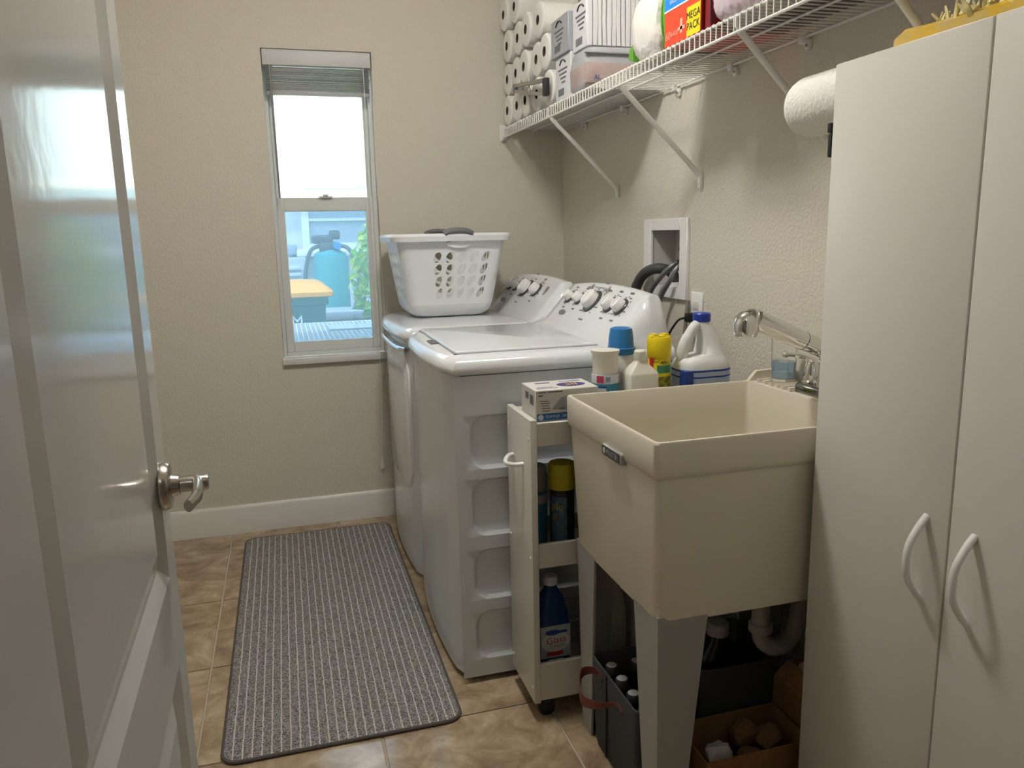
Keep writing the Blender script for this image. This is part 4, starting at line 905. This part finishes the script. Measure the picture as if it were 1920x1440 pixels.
for i, x in enumerate((-.545, -.470)):
    tt = thing('white_spray_bottle', ['tall dim white bottle on the low cart shelf under the tub, left', 'tall dim white bottle on the low cart shelf under the tub, right'][i], 'bottle', (x, -1.70, .101), 'bottles low in the cart')
    q2 = lambda r_, z: [(p[0], p[1], .101+z) for p in rrect2(x-r_, x+r_, -1.70-r_*.8, -1.70+r_*.8, r_*.5)]
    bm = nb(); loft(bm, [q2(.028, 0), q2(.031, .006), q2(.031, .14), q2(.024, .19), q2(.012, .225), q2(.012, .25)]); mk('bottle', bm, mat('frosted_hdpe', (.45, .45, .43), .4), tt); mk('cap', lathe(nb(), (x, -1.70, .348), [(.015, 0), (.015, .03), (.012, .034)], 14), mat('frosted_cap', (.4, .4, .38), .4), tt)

# ================================================================ UNDER THE TUB
gx0, gx1, gy0, gy1, gz1 = -.628, -.480, -2.183, -1.905, .250
FELT = mat('grey_felt', (.055, .058, .06), .95, bump=(300, .4, .002))
t = thing('felt_caddy', 'dark grey felt caddy full of bottles under the tub', 'caddy', ((gx0+gx1)/2, (gy0+gy1)/2, 0))
bm = nb(); n = 6
loft(bm, [rr(gx0+i, gx1-i, gy0+i, gy1-i, .02, z, n) for i, z in ((.012, 0), (.006, .02), (0, gz1-.005), (.001, gz1), (.005, gz1), (.006, gz1-.005), (.012, .022), (.018, .006))]); mk('caddy', bm, FELT, t)
mk('seam', B(gx0-.0025, gx0+.002, -2.012, -2.008, .02, gz1-.004), mat('felt_seam', (.03, .03, .03), .9), t)
bm = nb(); pts = smoothpath([(gx0-.001, -2.105, gz1-.045), (gx0-.004, -2.075, gz1-.040), (gx0-.040, -2.045, gz1-.055), (gx0-.062, -1.995, gz1-.060), (gx0-.045, -1.955, gz1-.020), (gx0-.008, -1.965, gz1-.014), (gx0-.001, -1.985, gz1-.03)], 6)
secs = []
for i, p in enumerate(pts):
    hh = .004 + .011*math.sin(PI*min(1, max(0, (i-6)/(len(pts)-10))))
    secs.append([(p.x-.001, p.y, p.z-hh), (p.x+.001, p.y, p.z-hh), (p.x+.001, p.y, p.z+hh), (p.x-.001, p.y, p.z+hh)])
loft(bm, secs); mk('strap', bm, mat('red_leather', (.17, .045, .035), .6), t, angle=60)
capn = 0
place = ['front row nearest the washer', 'front row second from the washer', 'front row third from the washer', 'front row nearest the tub leg', 'back row nearest the washer', 'back row second from the washer', 'back row third from the washer', 'back row nearest the cabinet']
for i, (x, ys) in enumerate(((-.586, (-1.945, -2.010, -2.077, -2.143)), (-.515, (-1.945, -2.010, -2.077, -2.143)))):
    for j, y in enumerate(ys):
        b = thing('soda_bottle', 'dark bottle with silver topped cap in the felt caddy, ' + place[i*4+j], 'bottle', (x, y, .007), 'bottles in the felt caddy')
        mk('bottle', lathe(nb(), (x, y, .007), [(.026, 0), (.029, .006), (.029, .13), (.024, .165), (.013, .195), (.013, .205)], 14), mat('dark_bottle', (.01, .01, .012), .2), b)
        cp = mk('cap', lathe(nb(), (x, y, .208), [(.0165, 0), (.0165, .022), (.0145, .0245)], 18), mat('cap_grey', (.05, .05, .055), .45), b)
        bm = nb(); lathe(bm, (x, y, .2322), [(.0135, 0), (.0135, .0008)], 18); mk('cap_disc', bm, mat('silver_disc', (.65, .65, .65), .35, .4), cp)
# dark bin with detergent jug
t = thing('dark_storage_bin', 'black storage bin behind the felt caddy under the tub', 'bin', (-.27, -1.93, 0))
bm = nb(); loft(bm, [rr(-.385+i, -.150-i, -2.055+i, -1.825-i, .02, z, 6) for i, z in ((.010, 0), (0, .235), (.004, .235), (.012, .008))]); mk('bin', bm, FELT, t)
t = thing('dark_detergent_jug', 'black detergent jug with white cap standing in the dark bin', 'jug', (-.275, -1.94, .009))
q = lambda a, b_, z, r, ox=0: [(p[0]+ox, p[1], .009+z) for p in rrect2(-.275-a, -.275+a, -1.94-b_, -1.94+b_, r)]
bm = nb(); loft(bm, [q(.075, .050, 0, .02), q(.080, .055, .01, .02), q(.080, .055, .16, .03), q(.062, .045, .21, .03), q(.030, .028, .245, .02), q(.026, .026, .262, .02)]); mk('jug', bm, mat('black_jug', (.008, .010, .014), .25), t, angle=60)
mk('cap', lathe(nb(), (-.275, -1.94, .265), [(.029, 0), (.030, .004), (.030, .030), (.026, .034)], 22), mat('dull_cap', (.50, .49, .46), .5), t)
# drain pipe
t = thing('drain_pipe', 'white plastic drain trap below the tub', 'pipe', (-.2, -2.02, .26)); PVC = mat('pvc_white', (.52, .51, .48), .35)
mk('trap_bend', tube(nb(), smoothpath([(-.225, -2.06, .44), (-.225, -2.06, .34), (-.215, -2.06, .295), (-.175, -2.06, .272), (-.130, -2.06, .290), (-.115, -2.06, .335), (-.105, -2.06, .39), (-.075, -2.06, .415), (-.003, -2.06, .418)], 6), .023, 16), PVC, t)
mk('tail_pipe', tube(nb(), smoothpath([(-.36, -2.055, .538), (-.36, -2.055, .49), (-.33, -2.057, .462), (-.26, -2.06, .455), (-.228, -2.06, .43)], 5), .019, 14), PVC, t)
for z in (.405, .325): mk('slip_nut', lathe(nb(), (-.225, -2.06, z), [(.028, 0), (.031, .003), (.031, .02), (.028, .024)], 16), PVC, t)
mk('black_gasket', tube(nb(), smoothpath([(-.10, -2.10, .46), (-.075, -2.105, .40), (-.03, -2.105, .375)], 4), .010, 10), BLACK, t)
# cardboard box with crumpled paper
x0, x1, y0, y1, zc = -.474, -.190, -2.236, -2.075, .125
t = thing('cardboard_box', 'open brown cardboard box of crumpled paper under the tub', 'box', ((x0+x1)/2, (y0+y1)/2, 0)); th = .004
for a in ((x0, x0+th, y0, y1), (x1-th, x1, y0, y1), (x0+th, x1-th, y0, y0+th), (x0+th, x1-th, y1-th, y1)): mk('side_panel', B(a[0], a[1], a[2], a[3], 0, zc), CARD, t)
mk('base_panel', B(x0+th, x1-th, y0+th, y1-th, 0, th), CARD, t)
mk('tape_strip', B(x0-.0008, x0+.010, y0-.0008, y0+.003, 0, zc-.01), mat('yellow_tape', (.55, .38, .03), .4), t)
def crumple(name, label, c, r, mt_, seed, sq=(1, 1, 1), cat='paper'):
    rnd = random.Random(seed); bm = nb(); bmesh.ops.create_icosphere(bm, subdivisions=3, radius=1)
    dirs = [(Vector((rnd.gauss(0, 1), rnd.gauss(0, 1), rnd.gauss(0, 1))).normalized(), rnd.uniform(.55, .95)) for _ in range(26)]
    for v in bm.verts:
        d = v.co.normalized(); k = 1.0
        for q_, h in dirs:
            c_ = d.dot(q_)
            if c_ > .2: k = min(k, h/c_) if h/c_ > .5 else k
        v.co = Vector((c[0]+d.x*r*k*sq[0], c[1]+d.y*r*k*sq[1], c[2]+d.z*r*k*sq[2]))
    return tag(mk(name, bm, mt_, angle=25), label, cat)
crumple('white_crumpled_bag', 'crumpled white plastic bag in the cardboard box', (-.415, -2.180, .095), .052, mat('white_crumple', (.62, .60, .58), .5), 3, (.8, .8, 1), 'bag')
KRAFT = mat('kraft_paper', (.20, .105, .045), .85)
for i, (c, r, s) in enumerate((((-.300, -2.120, .095), .046, 5), ((-.250, -2.150, .082), .044, 6), ((-.325, -2.178, .070), .036, 8))): crumple('crumpled_paper', ['crumpled brown paper at the back of the cardboard box', 'crumpled brown paper by the cabinet side of the cardboard box', 'crumpled brown paper next to the white bag in the box'][i], c, r, KRAFT, s, (1.1, .9, .9))
t = thing('paper_sack', 'folded brown sack with bits of film beside the cardboard box', 'bag', (-.12, -2.1, 0))
bm = nb(); loft(bm, [[(-.180, -2.215, 0), (-.066, -2.215, 0), (-.066, -2.05, 0), (-.180, -2.05, 0)], [(-.182, -2.22, .2), (-.066, -2.215, .2), (-.066, -2.06, .2), (-.185, -2.07, .2)], [(-.165, -2.20, .26), (-.07, -2.20, .25), (-.07, -2.09, .24), (-.16, -2.09, .25)]]); mk('sack', bm, CARD, t, angle=20)
for i, (c, r, s, nm, mt_) in enumerate((((-.145, -2.165, .262), .032, 15, 'film_scrap', mat('film_scrap', (.40, .42, .38), .3)), ((-.112, -2.14, .265), .034, 17, 'card_scrap', CARD))):
    rr_ = crumple('scrap', 'x', c, r, mt_, s, (1, 1.1, .8)); rr_.name = nm; del rr_['label']; del rr_['category']; w0 = rr_.location.copy(); rr_.parent = t; rr_.location = w0 - wloc(t)

# ================================================================ FLOOR MAT
mx0, mx1, my0, my1 = -1.578, -.935, -1.722, -.118
t = thing('floor_mat', 'grey runner mat with thin white stripes in front of the washer', 'mat', ((mx0+mx1)/2, (my0+my1)/2, 0))
RUG = bpy.data.materials.new('striped_carpet'); RUG.use_nodes = True; nt = RUG.node_tree; b = nt.nodes['Principled BSDF']; N = nt.nodes.new; L = nt.links.new
g = N('ShaderNodeNewGeometry'); sx = N('ShaderNodeSeparateXYZ'); L(g.outputs['Position'], sx.inputs[0])
def mth(op, a, b_=None):
    n_ = N('ShaderNodeMath'); n_.operation = op
    for i, v in enumerate((a, b_)):
        if v is None: continue
        if isinstance(v, (int, float)): n_.inputs[i].default_value = v
        else: L(v, n_.inputs[i])
    return n_.outputs[0]
wob = N('ShaderNodeTexNoise'); wob.inputs['Scale'].default_value = 60; L(g.outputs['Position'], wob.inputs['Vector'])
xx = mth('ADD', sx.outputs[0], mth('MULTIPLY', mth('SUBTRACT', wob.outputs['Fac'], .5), .006))
fr_ = mth('FRACT', mth('MULTIPLY', mth('ADD', xx, -mx0 + .008), 1/.0247))
line = mth('LESS_THAN', mth('ABSOLUTE', mth('SUBTRACT', fr_, .5)), .075)
row = mth('FRACT', mth('MULTIPLY', sx.outputs[1], 1/.0085)); dash = mth('GREATER_THAN', row, .22)
fac = mth('MULTIPLY', line, dash)
nz = N('ShaderNodeTexNoise'); nz.inputs['Scale'].default_value = 260; nz.inputs['Detail'].default_value = 2; L(g.outputs['Position'], nz.inputs['Vector'])
rp = N('ShaderNodeValToRGB'); rp.color_ramp.elements[0].position = .38; rp.color_ramp.elements[0].color = (.10, .096, .092, 1); rp.color_ramp.elements[1].position = .62; rp.color_ramp.elements[1].color = (.38, .365, .35, 1); L(nz.outputs[0], rp.inputs[0])
mxn = N('ShaderNodeMix'); mxn.data_type = 'RGBA'; L(fac, mxn.inputs[0]); L(rp.outputs[0], mxn.inputs[6]); mxn.inputs[7].default_value = (.66, .64, .60, 1); L(mxn.outputs[2], b.inputs['Base Color'])
b.inputs['Roughness'].default_value = 1; b.inputs['Specular IOR Level'].default_value = .1
groove = mth('GREATER_THAN', row, .3)
hgt = mth('ADD', mth('MULTIPLY', groove, .5), nz.outputs[0])
bn = N('ShaderNodeBump'); bn.inputs['Strength'].default_value = .8; bn.inputs['Distance'].default_value = .003; L(hgt, bn.inputs['Height']); L(bn.outputs[0], b.inputs['Normal'])
bm = nb(); loft(bm, [rr(mx0+i, mx1-i, my0+i, my1-i, .045, z, 8) for i, z in ((.004, .0005), (.004, .009), (.007, .010))]); mk('carpet', bm, RUG, t)
lp_ = [Vector((p[0], p[1], .0058)) for p in rrect2(mx0+.003, mx1-.003, my0+.003, my1-.003, .045, 8)]
bm = nb(); secs = []
for i, p in enumerate(lp_):
    tg = (lp_[(i+1) % len(lp_)] - lp_[i-1]).normalized(); nn = Vector((tg.y, -tg.x, 0))
    secs.append([p + nn*.0055*math.cos(2*PI*k/8) + Vector((0, 0, .0052*math.sin(2*PI*k/8))) for k in range(8)])
loft(bm, secs + [secs[0]], False, False); mk('binding', bm, mat('mat_binding', (.10, .09, .08), .9, bump=(400, .5, .001)), t)

# ================================================================ OUTSIDE THE WINDOW
GZ = -.18
struct('ground', B(-9, 9, .16, 9, GZ-.1, GZ), mat('concrete_path', (.45, .44, .42), .9, noise=(3, (.36, .37, .33))))
NW = mat('neighbour_stucco', (.62, .64, .68), .85, bump=(60, .4, .006))
t = thing('neighbour_house', 'pale stucco house wall with a framed window across the yard', 'house', (0, 4.1, GZ))
mk('wall', B(-8, 8, 4.0, 4.2, GZ, 3.0), NW, t)
mk('eave', B(-8, 8, 3.45, 4.2, 3.0, 3.12), TRIM, t)
nx0, nx1, nz0, nz1 = -1.135, .35, 1.235, 1.86
mk('window_surround', frame_bm(nx0, nx1, nz0, nz1, 3.955, 3.999, .07, .07, .05, .07), TRIM, t)
mk('window_rail', B(nx0+.07, nx1-.07, 3.965, 3.995, 1.49, 1.515), TRIM, t)
for a, b_ in ((nz0+.05, 1.49), (1.515, nz1-.07)): mk('window_pane', B(nx0+.07, nx1-.07, 3.98, 3.99, a, b_), mat('far_glass', (.33, .40, .46), .25), t)
mk('sill_ledge', B(nx0-.06, nx1+.06, 3.93, 3.999, nz0-.07, nz0, bev=.01), TRIM, t)
t = thing('louvred_unit', 'grey louvred metal unit against the far wall', 'unit', (-1.35, 3.75, GZ))
mk('casing', B(-1.75, -1.12, 3.62, 3.95, GZ, 1.165, bev=.01), mat('unit_grey', (.46, .50, .54), .5), t)
for i in range(9): mk('louvre', B(-1.68, -1.17, 3.600, 3.622, .62+.055*i, .650+.055*i, bev=.004), mat('unit_light', (.62, .66, .70), .5), t)
t = thing('meter_box', 'small grey box on the far house wall', 'box', (-1.23, 3.95, 1.19)); mk('box', B(-1.27, -1.19, 3.93, 3.999, 1.19, 1.28, bev=.006), mat('meter_grey', (.30, .36, .42), .5), t); mk('conduit', tube(nb(), [(-1.23, 3.965, 1.19), (-1.23, 3.965, .95)], .012, 8), MATS['meter_grey'], t)
# softener tank
TX, TY = -.925, 3.35
t = thing('water_softener', 'tall teal water softener tank with valve head and hose', 'tank', (TX, TY, GZ))
mk('tank', lathe(nb(), (TX, TY, GZ), [(.15, 0), (.155, .02), (.150, .06), (.150, 1.32), (.135, 1.38), (.07, 1.42)], 28), mat('teal_tank', (.03, .30, .32), .4), t)
bm = nb(); box(bm, TX-.09, TX+.07, TY-.08, TY+.08, 1.215, 1.30, bev=.02); box(bm, TX-.15, TX+.03, TY-.06, TY+.06, 1.285, 1.36, bev=.025); box(bm, TX+.0, TX+.09, TY-.05, TY+.05, 1.32, 1.40, bev=.02); hd = mk('valve_head', bm, mat('head_dark', (.06, .07, .09), .5), t)
mk('blue_knob', lathe_dir(nb(), (TX+.06, TY-.08, 1.265), (0, -1, 0), [(.035, 0), (.03, .04)], 14), mat('knob_blue', (.02, .25, .7), .4), t)
for s in (-1, 1): mk('hose', tube(nb(), smoothpath([(TX+s*.08, TY-.02, 1.27), (TX+s*.17, TY-.04, 1.22), (TX+s*.225, TY-.06, 1.0), (TX+s*.20, TY-.10, .80), (TX+s*.10, TY-.18, .62)], 6), .017, 8), mat('hose_dark', (.07, .10, .12), .5), t)
# wheeled waste bin
wx0, wx1, wy0, wy1, wz = -1.62, -1.045, 1.75, 2.35, .945
t = thing('waste_bin', 'green wheeled waste bin with yellow lid outside the window', 'bin', ((wx0+wx1)/2, 2.05, GZ))
GB = mat('bin_green', (.015, .16, .14), .4)
bm = nb(); loft(bm, [rr(wx0+i, wx1-i, wy0+i, wy1-i, .05, z) for i, z in ((.08, GZ+.05), (.02, wz-.06), (0, wz-.05), (0, wz))]); mk('bin_body', bm, GB, t)
bm = nb(); loft(bm, [rr(wx0-.035+i, wx1+.035-i, wy0-.035+i, wy1+.035-i, .06, z) for i, z in ((.012, wz+.001), (0, wz+.008), (0, wz+.035), (.02, wz+.045), (.05, wz+.075), (.09, wz+.095), (.2, wz+.105))]); mk('lid', bm, mat('bin_yellow', (.85, .36, .04), .4), t)
for x in (wx0+.06, wx1-.06): mk('wheel', lathe(nb(), (x-.03, wy1-.02, GZ+.11), [(.08, 0), (.11, .01), (.11, .05), (.08, .06)], 18, 'x'), BLACK, t)
text('lettering', 'WM', .105, plane_fn((-1.315, wy0-.002+.018, .785), (1, 0, 0), (0, .08, 1)), WHITEINK, t)
text('lettering', 'WASTE MANAGEMENT', .034, plane_fn((-1.29, wy0-.002+.022, .722), (1, 0, 0), (0, .08, 1)), WHITEINK, t)
# planter-like grey box
t = thing('grey_deck_box', 'low grey storage box beyond the waste bin', 'box', (-.5, 2.75, GZ)); mk('chest', B(-1.04, .15, 2.62, 3.0, GZ, .70, bev=.015), mat('deck_box_grey', (.22, .24, .29), .6), t); mk('chest_lid', B(-1.06, .17, 2.59, 3.02, .70, .765, bev=.012), mat('deck_box_lid', (.33, .36, .43), .6), t)
# condenser right outside
ax0, ax1, ay0, ay1, az = -1.72, -.62, .47, 1.38, .815
t = thing('air_conditioner', 'outdoor air conditioner unit with white wire top grille below the window', 'air conditioner', ((ax0+ax1)/2, (ay0+ay1)/2, GZ))
ACW = mat('condenser_white', (.62, .66, .68), .5)
bm = nb()
for a in ((ax0, ax1, ay0, ay0+.03, GZ, az), (ax0, ax1, ay1-.03, ay1, GZ, az), (ax0, ax0+.03, ay0+.03, ay1-.03, GZ, az), (ax1-.03, ax1, ay0+.03, ay1-.03, GZ, az)): box(bm, *a)
mk('casing', bm, ACW, t, smooth=False); mk('fan_well', B(ax0+.03, ax1-.03, ay0+.03, ay1-.03, GZ, .55), mat('fan_well_blue', (.05, .08, .13), .6), t)
bm = nb(); nX, nY = 40, 17
for i in range(nX+1): x = ax0+.02+(ax1-ax0-.04)*i/nX; box(bm, x-.0025, x+.0025, ay0+.01, ay1-.01, az-.001, az+.001)
for j in range(nY+1): y = ay0+.02+(ay1-ay0-.04)*j/nY; box(bm, ax0+.01, ax1-.01, y-.006, y+.006, az, az+.0015)
gr = mk('top_grille', bm, ACW, t, smooth=False); gr['kind'] = 'stuff'
mk('rating_plate', B(-1.10, -.84, .86, 1.06, az+.002, az+.014, bev=.006), mat('plate_blue_grey', (.34, .40, .47), .5), t)
# bushes
def bush(name, label, c, rx, ry, rz, n, seed, mt_):
    t = thing(name, label, 'bush', (c[0], c[1], GZ)); rnd = random.Random(seed); bm = nb()
    for i in range(n):
        d = Vector((rnd.gauss(0, 1), rnd.gauss(0, 1), rnd.gauss(0, 1))).normalized(); k = rnd.random()**.25
        p = Vector((c[0]+d.x*rx*k, c[1]+d.y*ry*k, c[2]+d.z*rz*k)); s = rnd.uniform(.035, .065)
        nrm = (d + Vector((rnd.gauss(0, .5), rnd.gauss(0, .5), rnd.gauss(0, .5)+.5))).normalized(); u = nrm.orthogonal().normalized(); u = Matrix.Rotation(rnd.random()*6.3, 3, nrm) @ u; v = nrm.cross(u)
        q = [p - u*s, p - u*s*.2 + v*s*.42 + nrm*s*.12, p + u*s*1.1, p - u*s*.2 - v*s*.42 + nrm*s*.12]
        bm.faces.new([bm.verts.new(a) for a in q]).material_index = 1 if rnd.random() < .25 else 0
    o = mk('foliage', bm, mt_, t, smooth=False); o['kind'] = 'stuff'
    bm = nb()
    for i in range(6): tube(bm, smoothpath([(c[0]+rnd.uniform(-.05, .05), c[1]+rnd.uniform(-.05, .05), GZ), (c[0]+rnd.uniform(-.3, .3)*rx, c[1]+rnd.uniform(-.3, .3)*ry, c[2]), (c[0]+rnd.uniform(-.6, .6)*rx, c[1]+rnd.uniform(-.6, .6)*ry, c[2]+.5*rz)], 4), .012, 6)
    mk('stems', bm, mat('bush_stem', (.12, .08, .05), .8), t)
def leaf(name, c):
    m_ = bpy.data.materials.new(name); m_.use_nodes = True; nt = m_.node_tree; b = nt.nodes['Principled BSDF']; b.inputs['Base Color'].default_value = (*c, 1); b.inputs['Roughness'].default_value = .4
    tl = nt.nodes.new('ShaderNodeBsdfTranslucent'); tl.inputs[0].default_value = (c[0]*1.2, c[1]*1.1, c[2]*.6, 1); mx = nt.nodes.new('ShaderNodeMixShader'); mx.inputs[0].default_value = .45
    nt.links.new(b.outputs[0], mx.inputs[1]); nt.links.new(tl.outputs[0], mx.inputs[2]); nt.links.new(mx.outputs[0], nt.nodes['Material Output'].inputs[0]); return m_
LF = [leaf('leaf_green', (.22, .52, .03)), leaf('leaf_yellow', (.70, .72, .12))]
bush('leafy_bush', 'bright yellow green bush at the right side of the window view', (-.29, 2.0, 1.08), .60, .40, .52, 3200, 21, LF)
bush('leafy_bush', 'tall green bush further right, mostly hidden by the window frame', (1.05, 2.2, 1.2), .62, .5, .95, 2200, 22, LF)
bush('leafy_bush', 'green hedge bush far to the right beyond the window', (2.65, 2.6, 1.2), .85, .6, 1.1, 2400, 23, LF)
